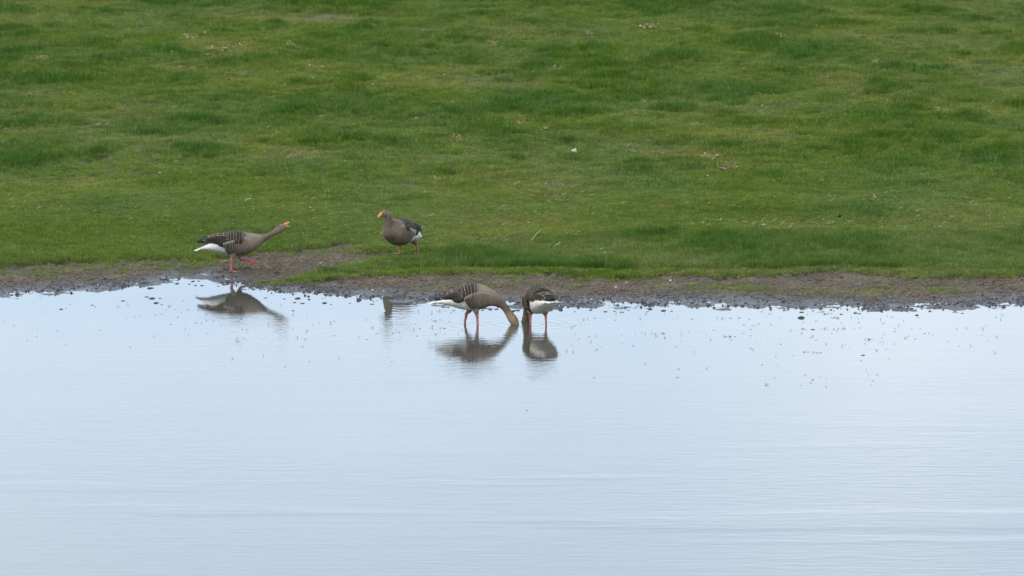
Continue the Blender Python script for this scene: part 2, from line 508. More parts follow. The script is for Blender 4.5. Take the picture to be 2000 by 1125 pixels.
def grass_mat():
    m = NT('grass_blades')
    blade = m.attr('blade').outputs['Fac']
    lush = m.attr('lush', 'INSTANCER').outputs['Fac']
    dry = m.attr('dryness', 'INSTANCER').outputs['Fac']
    var = m.attr('var', 'INSTANCER').outputs['Fac']
    base = m.mixc(blade, (.124, .202, .020), (.225, .260, .048))          # fresh to yellow-green
    deep = m.mixc(blade, (.048, .126, .009), (.100, .182, .018))
    col = m.mixc(lush, base, deep)
    yel = m.mixc(blade, (.175, .205, .034), (.300, .282, .085))
    col = m.mixc(dry, col, yel)
    straw = m.maprange(blade, .80, .86)
    col = m.mixc(m.math('MULTIPLY', straw, .75), col, (.33, .27, .13))
    rnd_ = m.attr('rand', 'INSTANCER').outputs['Fac']
    col = m.mixc(1.0, col, m.mixc(rnd_, (.62, .64, .66), (1.30, 1.28, 1.22)), 'MULTIPLY')
    grey = m.mixc(m.maprange(var, .2, .8), (.91, .96, 1.22), (1.06, 1.02, .90))
    col = m.mixc(1.0, col, grey, 'MULTIPLY')
    d = m.add('ShaderNodeBsdfDiffuse', Color=col)
    t = m.add('ShaderNodeBsdfTranslucent', Color=col)
    gl = m.add('ShaderNodeBsdfGlossy', Color=(1, 1, 1, 1), Roughness=.42)
    ms = m.add('ShaderNodeMixShader', Fac=.38)
    m.link(d.outputs[0], ms.inputs[1]); m.link(t.outputs[0], ms.inputs[2])
    fr = m.add('ShaderNodeFresnel', IOR=1.35)
    m2 = m.add('ShaderNodeMixShader', Fac=m.math('MULTIPLY', fr.outputs[0], .05))
    m.link(ms.outputs[0], m2.inputs[1]); m.link(gl.outputs[0], m2.inputs[2])
    m.link(m2.outputs[0], m.out.inputs['Surface'])
    return m.m

GRASS = grass_mat()

def build_grass():
    parts = [scatter(84000, 57.2, 67, 2.6), scatter(112000, 67, 100.5, 2.6)]
    x = np.concatenate([p[0] for p in parts]); y = np.concatenate([p[1] for p in parts])
    h0 = height0(x, y)
    px, py, turf, thin, bank, lush, dry = masks(x, y, h0)
    t = y - shore_y(x)
    prob = np.clip(turf + thin * (1 - turf), 0, 1)
    edge = turf * sstep(0, 1, fbm(x * 9, y * 5, 61) * 1.6 - .15)
    keep = (RNG.uniform(size=len(x)) < np.clip(prob * (.55 + .45 * edge), 0, 1)) & (t > .05)
    # bare scraped places far off
    bare = blob(px, py, BARE)
    keep &= RNG.uniform(size=len(x)) > bare * .97
    x, y, px, py, turf, thin, bank, lush, dry = [a[keep] for a in (x, y, px, py, turf, thin, bank, lush, dry)]
    z = ground_z_arr(x, y)
    n = len(x)
    patch = fbm(x * .45 + 3, y * .22, 71, 4, .55)
    patch2 = fbm(x * 1.5, y * .7, 73, 3, .55)
    patch3 = fbm(x * 4.5, y * 2.0, 75, 2, .5)
    mown = sstep(455, 425, py) * sstep(365, 395, py)
    far = sstep(380, 300, py)
    lushf = lush * .62 + .60 * far * sstep(.50, .74, patch2) + .40 * sstep(.42, .66, patch) * (1 - mown * .6) + .60 * far * sstep(.48, .72, patch3) * (.4 + .6 * patch2) + bank * (.25 + .45 * sstep(.45, .62, patch2))
    lushf = np.clip(lushf - dry * .5, 0, 1.25)
    thinonly = (turf < .5)
    hs = .24 + .95 * lushf + .50 * (patch3 - .4) + bank * .10
    hs = np.maximum(hs, .34)
    hs *= np.where(thinonly, .55, 1.0) * (1 - .25 * mown)
    hs *= 1 - .6 * blob(px, py, [(785, 500, 62, 9, 1.0)])
    hs *= RNG.uniform(.8, 1.2, n)
    ws = np.where(y > 67, 1.25, 1.0) * RNG.uniform(.85, 1.2, n)
    dr = np.clip(dry * .8 + .55 * sstep(.52, .34, patch) * (1 - lushf) + .35 * sstep(.5, .7, patch3) * (1 - lushf) + thinonly * .25, 0, 1) * RNG.uniform(.5, 1.1, n)
    lu = np.clip(lushf * RNG.uniform(.75, 1.1, n), 0, 1)
    idx = RNG.integers(0, 5, n)
    idx = np.where((dr > .45) & (RNG.uniform(size=n) < .5), 5, idx)
    ms = [tuft_mesh('grass_tuft', 55, .085, .085, .0045, 100 + k, .55, .07) for k in range(5)] + [tuft_mesh('grass_tuft', 50, .085, .08, .0045, 140, .7, .40)]
    rot = np.stack([RNG.normal(0, .10, n), RNG.normal(0, .10, n), RNG.uniform(0, 6.283, n)], -1)
    scl = np.stack([ws, ws, hs], -1)
    o = instancer('grass', np.stack([x, y, z], -1), rot, scl, idx, ms, GRASS,
                  {'lush': lu, 'dryness': dr, 'var': np.clip(fbm(x * .8, y * .4, 77) - bank * .30, 0, 1), 'rand': RNG.uniform(size=n)})
    tag(o, kind='stuff')
    return n
print('tufts', build_grass())

def lump_mesh(name, seed, sub=1, flat=.6):
    bm = bmesh.new()
    bmesh.ops.create_icosphere(bm, subdivisions=sub, radius=1.0)
    r = random.Random(seed)
    ph = [r.uniform(0, 6.28) for _ in range(6)]
    for v in bm.verts:
        c = v.co
        k = 1 + .22 * math.sin(2.3 * c.x + ph[0]) * math.sin(2.1 * c.y + ph[1]) + .18 * math.sin(4.1 * c.z + ph[2] + 2 * c.x) + r.uniform(-.12, .12)
        v.co = Vector((c.x * k, c.y * k, c.z * k * flat))
    me = bpy.data.meshes.new(name)
    bm.to_mesh(me); bm.free()
    me.polygons.foreach_set('use_smooth', [True] * len(me.polygons))
    return me

def mud_mat():
    m = NT('mud_clod')
    p = m.pos()
    wet = m.attr('wet', 'INSTANCER').outputs['Fac']
    n = m.noise(p, 40, 3, .6)
    c = m.mixc(wet, m.mixc(n, (.075, .055, .036), (.150, .110, .070)), m.mixc(n, (.036, .031, .031), (.075, .066, .064)))
    b = m.add('ShaderNodeBump', Strength=.5, Distance=.006, Height=m.noise(p, 130, 3, .6))
    m.principled(**{'Base Color': c, 'Roughness': m.math('SUBTRACT', .92, m.math('MULTIPLY', wet, .42)), 'Normal': b.outputs[0]})
    return m.m
MUD = mud_mat()

def build_mud_lumps():
    x, y = scatter(140000, 56.6, 62.6, 2.2)
    h0 = height0(x, y)
    px, py, turf, thin, bank, lush, dry = masks(x, y, h0)
    t = y - shore_y(x)
    dens = (1 - turf) * np.where(t > 0, 1.0, np.exp(-(t / .22) ** 2) * .22) * (.25 + .75 * sstep(.4, .65, fbm(x * 2.5, y * 1.8, 81)))
    dens *= np.where(t > .35, .6, .35)
    keep = RNG.uniform(size=len(x)) < dens
    x, y, t = x[keep], y[keep], t[keep]
    z = ground_z_arr(x, y)
    n = len(x)
    s = .004 + .0095 * RNG.uniform(size=n) ** 2.4
    s = np.where(t < .15, s * 1.1, s)
    scl = np.stack([s * RNG.uniform(.8, 1.8, n), s * RNG.uniform(.8, 1.8, n), s * RNG.uniform(.7, 1.7, n)], -1)
    rot = np.stack([RNG.normal(0, .5, n), RNG.normal(0, .5, n), RNG.uniform(0, 6.283, n)], -1)
    wet = 1 - sstep(.15, 1.25, t + (fbm(x * 2.3, y * 1.6, 51) - .5) * .7)
    o = instancer('mud_crumbs', np.stack([x, y, z + s * .15], -1), rot, scl, RNG.integers(0, 4, n), [lump_mesh('mud_crumb', k, 1, .8) for k in range(4)], MUD, {'wet': wet})
    tag(o, kind='stuff')
    return n
print('lumps', build_mud_lumps())

# ------------------------------------------------------------------ geese
def plumage_mat(name, rough=.75, mott=.22, scale=55):
    m = NT(name)
    c = m.attr('col').outputs['Color']
    tcx = m.n.new('ShaderNodeTexCoord').outputs['Object']
    n = m.noise(tcx, scale, 4, .65)
    c2 = m.mixc(m.maprange(n, .3, .7), m.mixc(1.0, c, (1 - mott,) * 3, 'MULTIPLY'), m.mixc(1.0, c, (1 + mott * .6,) * 3, 'MULTIPLY'))
    b = m.add('ShaderNodeBump', Strength=.35, Distance=.003, Height=m.noise(m.mapping(tcx, (.5, 1, 1)), scale * 2.2, 4, .7))
    m.principled(**{'Base Color': c2, 'Roughness': rough, 'Normal': b.outputs[0], 'Specular IOR Level': .12})
    return m.m
PLUME = plumage_mat('body_plumage', .8, .23, 48)
FEATH = plumage_mat('wing_feathers', .62, .12, 90)
SKINM = plumage_mat('leg_skin', .5, .34, 70)
BILLM = plumage_mat('bill_horn', .42, .10, 90)
def eye_mat():
    m = NT('eye_dark'); m.principled(**{'Base Color': (.006, .005, .005, 1), 'Roughness': .08}); return m.m
EYEM = eye_mat()

class Loft:
    """tube through stations (x, y, z, radius up/down, half width); t counts stations from the tail forward, theta 0 = top, +pi/2 = left"""
    def __init__(self, st, n=2.25):
        self.st = np.array(st, float); self.N = len(st); self.n = n
    def par(self, t):
        t = np.clip(np.asarray(t, float), 0, self.N - 1 - 1e-6)
        i = np.floor(t).astype(int); f = (t - i)[..., None]
        g = lambda k: self.st[np.clip(i + k, 0, self.N - 1)]
        p0, p1, p2, p3 = g(-1), g(0), g(1), g(2)
        v = .5 * (2 * p1 + (p2 - p0) * f + (2 * p0 - 5 * p1 + 4 * p2 - p3) * f ** 2 + (3 * p1 - p0 - 3 * p2 + p3) * f ** 3)
        d = .5 * ((p2 - p0) + 2 * (2 * p0 - 5 * p1 + 4 * p2 - p3) * f + 3 * (3 * p1 - p0 - 3 * p2 + p3) * f ** 2)
        lo = np.minimum(p1, p2)[..., 3:]; hi = np.maximum(p1, p2)[..., 3:]
        v[..., 3:] = np.clip(v[..., 3:], lo * .97, hi * 1.04)
        return v, d
    def frame(self, t):
        v, d = self.par(t)
        T = d[..., :3]; ds = np.linalg.norm(T, axis=-1, keepdims=True); T = T / ds
        y = np.zeros_like(T); y[..., 1] = 1
        B = y - (y * T).sum(-1, keepdims=True) * T
        B /= np.linalg.norm(B, axis=-1, keepdims=True)
        Nn = np.cross(T, B)
        return v, ds[..., 0], T, B, Nn
    def S(self, t, th, off=0.0):
        t, th, off = np.broadcast_arrays(np.asarray(t, float), np.asarray(th, float), np.asarray(off, float))
        v, ds, T, B, Nn = self.frame(t)
        e = 2 / self.n
        c, s = np.cos(th), np.sin(th)
        cc, ss = np.sign(c) * np.abs(c) ** e, np.sign(s) * np.abs(s) ** e
        return v[..., :3] + Nn * ((v[..., 3] + off) * cc)[..., None] + B * ((v[..., 4] + off) * ss)[..., None]
    def ds(self, t): return float(self.frame(np.array(t))[1])
    def R(self, t):
        v, _ = self.par(np.array(t)); return float((v[3] + v[4]) / 2)

def grid_faces(a, b, wrap=False):
    f = []
    for i in range(a - 1):
        for j in range(b if wrap else b - 1):
            k = (j + 1) % b
            f.append((i * b + j, i * b + k, (i + 1) * b + k, (i + 1) * b + j))
    return f

def closed_tube(L, nt, ns, t0=0, t1=None):
    t1 = L.N - 1 if t1 is None else t1
    tt = np.linspace(t0, t1, nt); th = np.linspace(0, 2 * np.pi, ns, endpoint=False)
    Tm, Th = np.meshgrid(tt, th, indexing='ij')
    P = L.S(Tm, Th).reshape(-1, 3)
    F = grid_faces(nt, ns, True)
    n = len(P)
    va, _ = L.par(np.array([t0, t1]))
    P = np.vstack([P, va[:, :3]])
    F = [tuple(reversed(f)) for f in F]
    for j in range(ns):
        k = (j + 1) % ns
        F.append((n, j, k)); F.append((n + 1, (nt - 1) * ns + k, (nt - 1) * ns + j))
    return P, F, np.append(Tm.ravel(), [t0, t1]), np.append(Th.ravel(), [0, 0])

A_S = np.array([0, .3, .58, .76, .86, .93, 1.0])
B_S = np.array([-1, -.78, -.3, .3, .78, 1.0])
PROF = np.array([.65, .92, 1.0, 1.0, .93, .74, .12])

SQ = np.array([.75, .95, 1.0, 1.0, .98, .90, .50])

class Patch:
    def __init__(self): self.V, self.F, self.Cc = [], [], []
    def add(self, P, F, c):
        n = len(self.V)
        self.V += [tuple(p) for p in P]; self.F += [tuple(i + n for i in f) for f in F]; self.Cc += [tuple(q) for q in c]
    def build(self, name, mat, parent):
        o = mesh_obj(name, self.V, self.F, mat, parent)
        set_col(o.data, self.Cc)
        return o

def feather(L, side, t0, th0, t1, th1, halfw, off0, off1, dark, pale, rim, base=None, prof=PROF, camber=.0015, n=None, tiponly=False):
    """one feather lying on the loft, from its root (t0, th0) to its tip (t1, th1)"""
    AS = A_S if n is None else np.unique(np.concatenate([np.linspace(0, .9, n), A_S[-3:]]))
    a, b = np.meshgrid(AS, B_S, indexing='ij')
    t = t0 + (t1 - t0) * a
    R = np.array([max(L.R(q), .02) for q in t[:, 0]])[:, None]
    hw = halfw * np.interp(a[:, 0], A_S, prof)[:, None]
    th = th0 + (th1 - th0) * a + b * hw / R
    off = off0 + (off1 - off0) * a - camber * b ** 2 * (.4 + .6 * a)
    P = L.S(t, side * th, off).reshape(-1, 3)
    ln = abs(t1 - t0) * L.ds((t0 + t1) / 2)
    d = ((1 - a) * ln if tiponly else np.minimum((1 - a) * ln, (1 - np.abs(b)) * hw)).ravel()
    base = dark if base is None else base
    k = (1 - sstep(rim * .45, rim * .95, d))[:, None]
    cc = np.array(base) * (1 - a.ravel()[:, None]) + np.array(dark) * a.ravel()[:, None]
    cc = cc * (1 - k) + np.array(pale) * k
    F = grid_faces(len(AS), len(B_S))
    if side > 0: F = [tuple(reversed(f)) for f in F]
    # a thin underside so that the feather has a thickness
    n = len(P)
    P2 = L.S(t, side * th, off - .0016).reshape(-1, 3)
    F2 = [tuple(i + n for i in reversed(f)) for f in F]
    return np.vstack([P, P2]), F + F2, np.vstack([cc, cc * .8])

GB = np.array((.212, .156, .112))          # grey-brown plumage
BROWN = np.array((.036, .023, .017))
PALE = np.array((.42, .335, .25))
BLACK = np.array((.018, .016, .017))
WHITE = np.array((.76, .73, .68))
PINK = np.array((.56, .16, .15))
ORANGE = np.array((.80, .26, .055))

def make_goose(label, loc, rz, body, wing, legs, bill, tf=4.45, dtf=.22, head=GB, pink=PINK, vent=WHITE, eye_t=14.1, eye_th=.98, thb=None, orange=ORANGE, seed=1, gape=.12, belly=.55, tone=1.0, ff=(1.5, 8.5)):
    rnd = random.Random(seed)
    root = empty('goose', loc, rz)
    tag(root, label, 'goose', 'greylag geese at the water edge')
    L = Loft(body)
    P, F, T, TH = closed_tube(L, 150, 56)
    th = np.abs(((TH + np.pi) % (2 * np.pi)) - np.pi)          # 0 top .. pi bottom
    gb = GB * tone
    c = np.tile(gb, (len(P), 1))
    low = sstep(.9, 2.2, th)
    br = (sstep(6.4, 8.2, T) * (1 - sstep(9.6, 10.6, T)))[:, None]
    c = c * (1 + .20 * br * low[:, None])
    nk = sstep(9.6, 10.6, T)[:, None]
    c = c * (1 - nk) + (gb * .88) * nk
    hd = sstep(11.6, 13.2, T)[:, None]
    c = c * (1 - hd) + np.array(head) * hd
    nape = (1 - sstep(.3, 1.1, th)) * sstep(9.4, 10.5, T) * (1 - .6 * sstep(13.8, 15, T))
    c *= (1 - .36 * nape)[:, None]
    fur = (.5 + .5 * np.sin(th * 15 + T * 7)) * sstep(9.7, 10.3, T) * (1 - sstep(12.0, 12.7, T)) * sstep(.25, .6, th) * (1 - sstep(2.0, 2.7, th))
    c *= (1 - .38 * fur ** 2)[:, None]
    tb = tf + .08 + belly * np.clip((th - 1.35) / 1.2, 0, 1.4) ** 2
    w = ((1 - sstep(-.12, .06, T - tb)) * sstep(.75, 1.0, th))[:, None]
    grad = vent * (1 - .10 * sstep(1.9, 2.9, th) * sstep(1.5, 4.5, T))[:, None]
    c = c * (1 - w) + grad * w
    rump = ((1 - sstep(.75, 1.0, th)) * (1 - sstep(3.4, 4.2, T)))[:, None]
    c = c * (1 - rump) + np.array((.23, .22, .22)) * rump
    under = ((1 - sstep(1.05, 1.3, th)) * (1 - sstep(6.0, 6.6, T)) * sstep(2.6, 3.2, T))[:, None]
    c = c * (1 - under) + BROWN * 1.25 * under
    o = mesh_obj('body', P, F, PLUME, root); set_col(o.data, c)

    # tail: a fan of pale-rimmed feathers
    for k in range(5):
        p = Patch()
        f = (k - 2) / 2
        hw, ln = .017, .098 - .012 * abs(f)
        v, ds, T0, B0, N0 = L.frame(np.array(1.55))
        base = v[:3] + N0 * (v[3] * .55 + .002 * (2 - abs(k - 2))) + B0 * f * .030
        dirn = -T0 + B0 * f * .30; dirn = dirn / np.linalg.norm(dirn)
        aa, bb = np.meshgrid(A_S, B_S, indexing='ij')
        sd = np.cross(N0, dirn)
        q = base + dirn * (aa * ln)[..., None] + sd * (bb * hw * np.interp(aa, A_S, PROF))[..., None] + N0 * (-.003 * bb ** 2 - .016 * aa)[..., None]
        dist = np.minimum((1 - aa) * ln * .8, (1 - np.abs(bb)) * hw).ravel()
        kk = (1 - sstep(.003, .007, dist))[:, None]
        cc = np.array((.12, .11, .11)) * (1 - kk) + WHITE * kk
        if abs(k - 2) == 2: cc = np.tile(WHITE, (len(cc), 1))
        q = q.reshape(-1, 3); n = len(q); FF = grid_faces(len(A_S), len(B_S))
        p.add(np.vstack([q, q - N0 * .0015]), FF + [tuple(i + n for i in reversed(f_)) for f_ in FF], np.vstack([cc, np.tile(WHITE, (n, 1))]))
        p.build('tail_feather', FEATH, root)

    # folded wings
    W = Loft(wing)
    THB = np.array(thb if thb is not None else [2.5, 2.4, 2.25, 1.98, 1.72, 1.52, 1.26, .95])
    for side in (1, -1):
        wp = Patch()
        nt, ns = 44, 14
        tt = np.linspace(.25, 7, nt)
        hi = np.interp(tt, range(8), THB)
        tm = np.repeat(tt[:, None], ns, 1); fr = np.linspace(0, 1, ns)[None, :]
        thm = .03 + fr * (hi[:, None] - .03)
        off = .001 * np.ones_like(tm) - .006 * sstep(6.2, 7, tm)
        q = W.S(tm, side * thm, off).reshape(-1, 3)
        Fq = grid_faces(nt, ns)
        if side > 0: Fq = [tuple(reversed(f)) for f in Fq]
        n = len(q)
        q2 = W.S(tm, side * thm, off - .010).reshape(-1, 3)
        rim = [(i * ns + ns - 1, (i + 1) * ns + ns - 1, (i + 1) * ns + ns - 1 + n, i * ns + ns - 1 + n) for i in range(nt - 1)]
        colb = np.where((tm.ravel() > 5.9)[:, None], gb * .8, BROWN * tone)
        wp.add(np.vstack([q, q2]), Fq + [tuple(i + n for i in reversed(f)) for f in Fq] + rim, np.vstack([colb, colb]))
        # scapulars and coverts: tiles, each front row over the next one back
        t = 7.15
        row = 0
        tips = []
        while t > 1.5:
            step = np.interp(t, [2, 4, 6, 7.2], [.040, .033, .0235, .018])
            tips.append(t); t -= step / W.ds(max(t - .2, .3)); row += 1
        for r, tip in reversed(list(enumerate(tips))):
            b = float(np.interp(tip, range(8), THB))
            bmax = b * np.interp(tip, [1.6, 3.2, 4.2, 5.2, 7], [.34, .48, .74, .98, 1.0])
            R = W.R(tip)
            wid = np.interp(tip, [1.5, 3, 5, 7], [.014, .020, .026, .021])
            nth = max(2, int(round(bmax * R / (wid * 1.45))))
            for k in range(nth):
                thc = bmax * (k + .5 + (.25 if r % 2 else -.25)) / nth
                thc = min(max(thc, .06), b - .10)
                ln = np.interp(tip, [2, 5, 7], [.085, .065, .045]) * rnd.uniform(.95, 1.05)
                tipj = tip + rnd.uniform(-.05, .05) + .16 * (thc / 1.4) * np.interp(tip, [3, 6], [1.2, .1])
                troot = min(tipj + ln / W.ds(min(tipj + .3, 6.9)), 7.6)
                lo = 1 - sstep(5.7, 6.9, tip)
                dk = gb * .72 * (1 - lo) + BROWN * tone * lo * rnd.uniform(.8, 1.25)
                pl = PALE * (.55 + .45 * lo) * rnd.uniform(.75, 1.1)
                wp.add(*feather(W, side, min(troot, 6.99), thc - .10, max(tipj, .4), thc + .05, wid, .001 - .004 * (1 - lo), .0075 - .003 * (1 - lo), dk, pl, .0042, base=dk * 1.1, tiponly=tip > 3.6, prof=SQ))
        wo = wp.build('wing', FEATH, root)
        # long tertials, secondaries and primaries
        spec = [(4.6, .42, .95, .60, .017, PALE, .0030, .0075), (4.5, .56, 1.25, .72, .017, PALE, .0030, .0066), (4.7, .70, 1.6, .82, .016, PALE, .0030, .0058),
                (4.9, .83, 2.2, .91, .015, PALE * .8, .0028, .0050), (5.1, .95, 2.9, .98, .014, PALE * .6, .0026, .0045),
                (2.4, .45, .02, .40, .012, BLACK * 2, .002, .0040), (2.2, .70, .25, .60, .012, BLACK * 2, .002, .0035), (2.4, .25, .45, .25, .012, BLACK * 3, .002, .0045)]
        for q_, (ta, fa, tz, fz, hw, pl, rim_, of) in enumerate(spec):
            of = of + .0055
            p = Patch()
            ba, bz = float(np.interp(ta, range(8), THB)), float(np.interp(tz, range(8), THB))
            dk = BLACK * 1.4 if q_ >= 5 else BROWN * tone * rnd.uniform(.75, 1.1)
            p.add(*feather(W, side, ta, ba * fa, tz, bz * fz, hw, .0045, of, dk, pl, rim_, n=20, prof=np.array([.6, .9, 1, .97, .85, .65, .12])))
            p.build('flight_feather', FEATH, wo)

    # barred flank feathers, overlapping the wing's lower edge
    for side in (1, -1):
        p = Patch()
        nb = 12
        for k in reversed(range(nb)):
            tk = tf + k * dtf * (1 + .03 * k)
            fade = sstep(ff[0], ff[1], k)
            ns = 15
            A = np.array([0, .40, .62, .85, .91, 1.0])
            thtop = np.interp(tk - tf, [0, .8, 1.6, 2.4, 3.2], [1.46, 1.33, 1.18, 1.04, .95])
            thbot = np.interp(k, [0, 3, nb], [2.45, 2.75, 2.85])
            fr = np.linspace(0, 1, ns)
            thv = thtop + (thbot - thtop) * fr
            curve = belly * np.clip((thv - 1.35) / 1.2, -.3, 1.4) ** 2
            wav = .05 * np.array([math.sin(4.1 * x + k * 2.3) for x in thv])
            wd = dtf * 2.3
            tm = tk + curve[None, :] + wav[None, :] + wd * (1 - A)[:, None]
            tht = np.interp(tm[:, 0] - tf, [0, .8, 1.6, 2.4, 3.2], [1.46, 1.33, 1.18, 1.04, .95])
            thm = tht[:, None] + (thbot - tht)[:, None] * fr[None, :]
            lift = .0165 * (1 - sstep(.05, .55, fr)) + .0028
            endf = np.clip((1 - fr) * 5, 0, 1)
            off = (-.0025 + (.0035 + lift[None, :] * (1 - .75 * fade)) * A[:, None]) * (.15 + .85 * endf[None, :]) - .004 * (1 - endf[None, :])
            q = L.S(np.clip(tm, 0, 10), side * thm, off).reshape(-1, 3)
            dk = (BROWN * 1.05) * (1 - fade) + gb * .80 * fade
            pl = (PALE * .95) * (1 - fade) + gb * 1.12 * fade
            ramp = np.array([gb * .9, gb * .8 * (1 - .35 * (1 - fade)), dk, dk, pl, pl])
            # the top edge against the wing is a pale line
            top = (1 - sstep(.04, .12, fr))[None, :, None] * (1 - .55 * fade)
            cc = np.repeat(ramp[:, None, :], ns, 1)
            cc = cc * (1 - top) + (PALE * 1.15) * top
            Fq = grid_faces(len(A), ns)
            if side < 0: Fq = [tuple(reversed(f)) for f in Fq]
            p.add(q, Fq, cc.reshape(-1, 3))
        p.build('flank_feathers', FEATH, root)

    # eyes
    for side in (1, -1):
        e = L.S(np.array(eye_t), np.array(side * eye_th), -.0015)
        bm = bmesh.new(); bmesh.ops.create_uvsphere(bm, u_segments=14, v_segments=10, radius=.0062)
        me_ = bpy.data.meshes.new('eye'); bm.to_mesh(me_); bm.free()
        me_.polygons.foreach_set('use_smooth', [True] * len(me_.polygons)); me_.materials.append(EYEM)
        eo = bpy.data.objects.new('eye', me_); C.objects.link(eo); eo.parent = root; eo.location = e

    # bill: two mandibles in line with the head
    v, ds, Tq, Bq, Nq = L.frame(np.array(15.75))
    hb = v[:3]
    bl, droop = bill
    def mand(name, up0, dirn, ln, hts, wds, colf, conv):
        st = []
        for f, h_, w_ in zip(np.linspace(0, 1, len(hts)), hts, wds):
            p_ = hb + Nq * (up0 + conv * f * max(0, 1 - 2 * gape)) + dirn * (ln * f) - Nq * .003 * f * f
            st.append((*p_, h_, w_))
        LL = Loft(st, 2.0)
        P_, F_, T_, TH_ = closed_tube(LL, 22, 16)
        o_ = mesh_obj(name, P_, F_, BILLM, root)
        fr_ = T_ / (len(hts) - 1)
        set_col(o_.data, np.array([colf(x) for x in fr_]))
    d_up = Tq + Nq * (gape * .5 - droop); d_up /= np.linalg.norm(d_up)
    d_lo = Tq - Nq * (gape * .9 + droop); d_lo /= np.linalg.norm(d_lo)
    nail = np.array((.62, .48, .40))
    cf = lambda x: np.array(orange) * (1 - sstep(.74, .86, x)) + nail * sstep(.74, .86, x)
    mand('upper_mandible', .0055, d_up, bl, [.0175, .0165, .0125, .0085, .006, .002], [.0165, .0155, .0135, .0115, .009, .003], cf, -.0115)
    mand('lower_mandible', -.0095, d_lo, bl * .86, [.009, .0085, .007, .005, .0035, .0015], [.0135, .013, .011, .009, .006, .002], lambda x: np.array(orange) * .85, .0015)

    # legs
    for lg in legs:
        Lg = Loft([(*p_, r_, r_ * 1.0) for p_, r_, _ in lg['pts']], 2.0)
        P_, F_, T_, TH_ = closed_tube(Lg, 60, 16)
        gr = np.array([q_ for _, _, q_ in lg['pts']], float)
        k = np.interp(T_, range(len(gr)), gr)[:, None]
        kk = sstep(.35, .65, k)
        cc = (gb * 1.25) * (1 - kk) + np.array(pink) * kk
        scal = (.5 + .5 * np.sin(T_ * 38))[:, None] * kk
        cc *= 1 - .12 * scal
        lo_ = mesh_obj('leg', P_, F_, SKINM, root); set_col(lo_.data, cc)
        # webbed foot
        pt, rot_, pit, roll = (tuple(lg['foot']) + (0,))[:4]
        M = Matrix.Translation(Vector(pt)) @ Matrix.Rotation(rot_, 4, 'Z') @ Matrix.Rotation(pit, 4, 'Y') @ Matrix.Rotation(roll, 4, 'X')
        p = Patch()
        toes = [(-.62, .066), (-.02, .086), (.58, .068)]
        for a_, ln in toes + [(math.pi - .3, .022)]:
            st = []
            for f in (0, .3, .6, .85, 1.0):
                st.append((ln * f * math.cos(a_), ln * f * math.sin(a_), .005 - .002 * f, .0062 * (1 - .45 * f), .0068 * (1 - .4 * f)))
            LL = Loft(st, 2.0)
            # toes run level, so the loft's own frame holds
            P_, F_, T_, TH_ = closed_tube(LL, 12, 10)
            P_ = np.array([M @ Vector(x) for x in P_])
            claw = sstep(3.5, 3.8, T_)[:, None]
            p.add(P_, F_, np.array(pink) * .95 * (1 - claw) + BLACK * 2 * claw)
        web = []
        for i in range(2):
            (a0, l0), (a1, l1) = toes[i], toes[i + 1]
            ring = []
            for u in np.linspace(0, 1, 7):
                a_ = a0 + (a1 - a0) * u; ll = (l0 + (l1 - l0) * u) * (1 - .30 * math.sin(math.pi * u)) * .95
                ring.append((ll * math.cos(a_), ll * math.sin(a_), .0035))
            up = [(0, 0, .0045)] + ring
            dn = [(x, y, z - .003) for x, y, z in up]
            vv = [M @ Vector(x) for x in up + dn]
            ff = [(0, j, j + 1) for j in range(1, 7)] + [(8, 8 + j + 1, 8 + j) for j in range(1, 7)] + [(j, j + 8, j + 9, j + 1) for j in range(1, 7)]
            p.add(vv, ff, np.tile(np.array(pink) * .9, (16, 1)))
        p.build('foot', SKINM, lo_)
    return root

def trace(rows, zoom, x0, y0, S):
    """stations measured on an enlargement of the photo -> metres along the goose"""
    k = 1 / (zoom * S)
    return [((a - x0) * k, 0.0, (y0 - b) * k, r * k, w) for a, b, r, w in rows]

def legpts(rows, zoom, x0, y0, S, y):
    k = 1 / (zoom * S)
    return [(((a - x0) * k, y * f, (y0 - b) * k), r * k, q) for a, b, r, q, f in rows]

# --- the calling goose, neck stretched, on the mud
gx, gy, gz = on_ground(455.8, 527.5)
S1 = px_scale(gy, gz)
B1 = trace([(110, 688, 8, .028), (190, 668, 27, .05), (280, 645, 56, .066), (380, 625, 100, .082), (490, 604, 142, .096), (610, 592, 174, .106),
            (730, 592, 190, .109), (850, 588, 182, .107), (965, 566, 148, .098), (1062, 538, 108, .077), (1150, 507, 66, .050), (1240, 470, 44, .031),
            (1320, 430, 43, .027), (1385, 386, 55, .029), (1435, 350, 61, .032), (1480, 325, 50, .028), (1512, 309, 36, .021)], 8.0375, 690, 1025, S1)
W1 = trace([(112, 578, 6, .012), (230, 545, 38, .042), (350, 528, 70, .074), (470, 540, 114, .098), (590, 586, 178, .107),
            (720, 590, 194, .111), (840, 588, 186, .109), (960, 566, 142, .094)], 8.0375, 690, 1025, S1)
LA = legpts([(700, 690, 75, 0, .8), (695, 760, 52, 0, 1), (680, 805, 34, .2, 1), (668, 832, 27, .55, 1), (664, 850, 26, 1, 1), (668, 890, 21, 1, 1), (662, 960, 19, 1, 1), (660, 1005, 21, 1, 1), (660, 1018, 17, 1, 1)], 8.0375, 690, 1025, S1, -.05)
LB = legpts([(770, 690, 75, 0, .8), (780, 770, 50, 0, 1), (786, 808, 34, .2, 1), (796, 832, 27, .6, 1), (812, 848, 25, 1, 1), (860, 862, 20, 1, 1), (915, 872, 20, 1, 1), (945, 880, 21, 1, 1), (955, 884, 16, 1, 1)], 8.0375, 690, 1025, S1, .052)
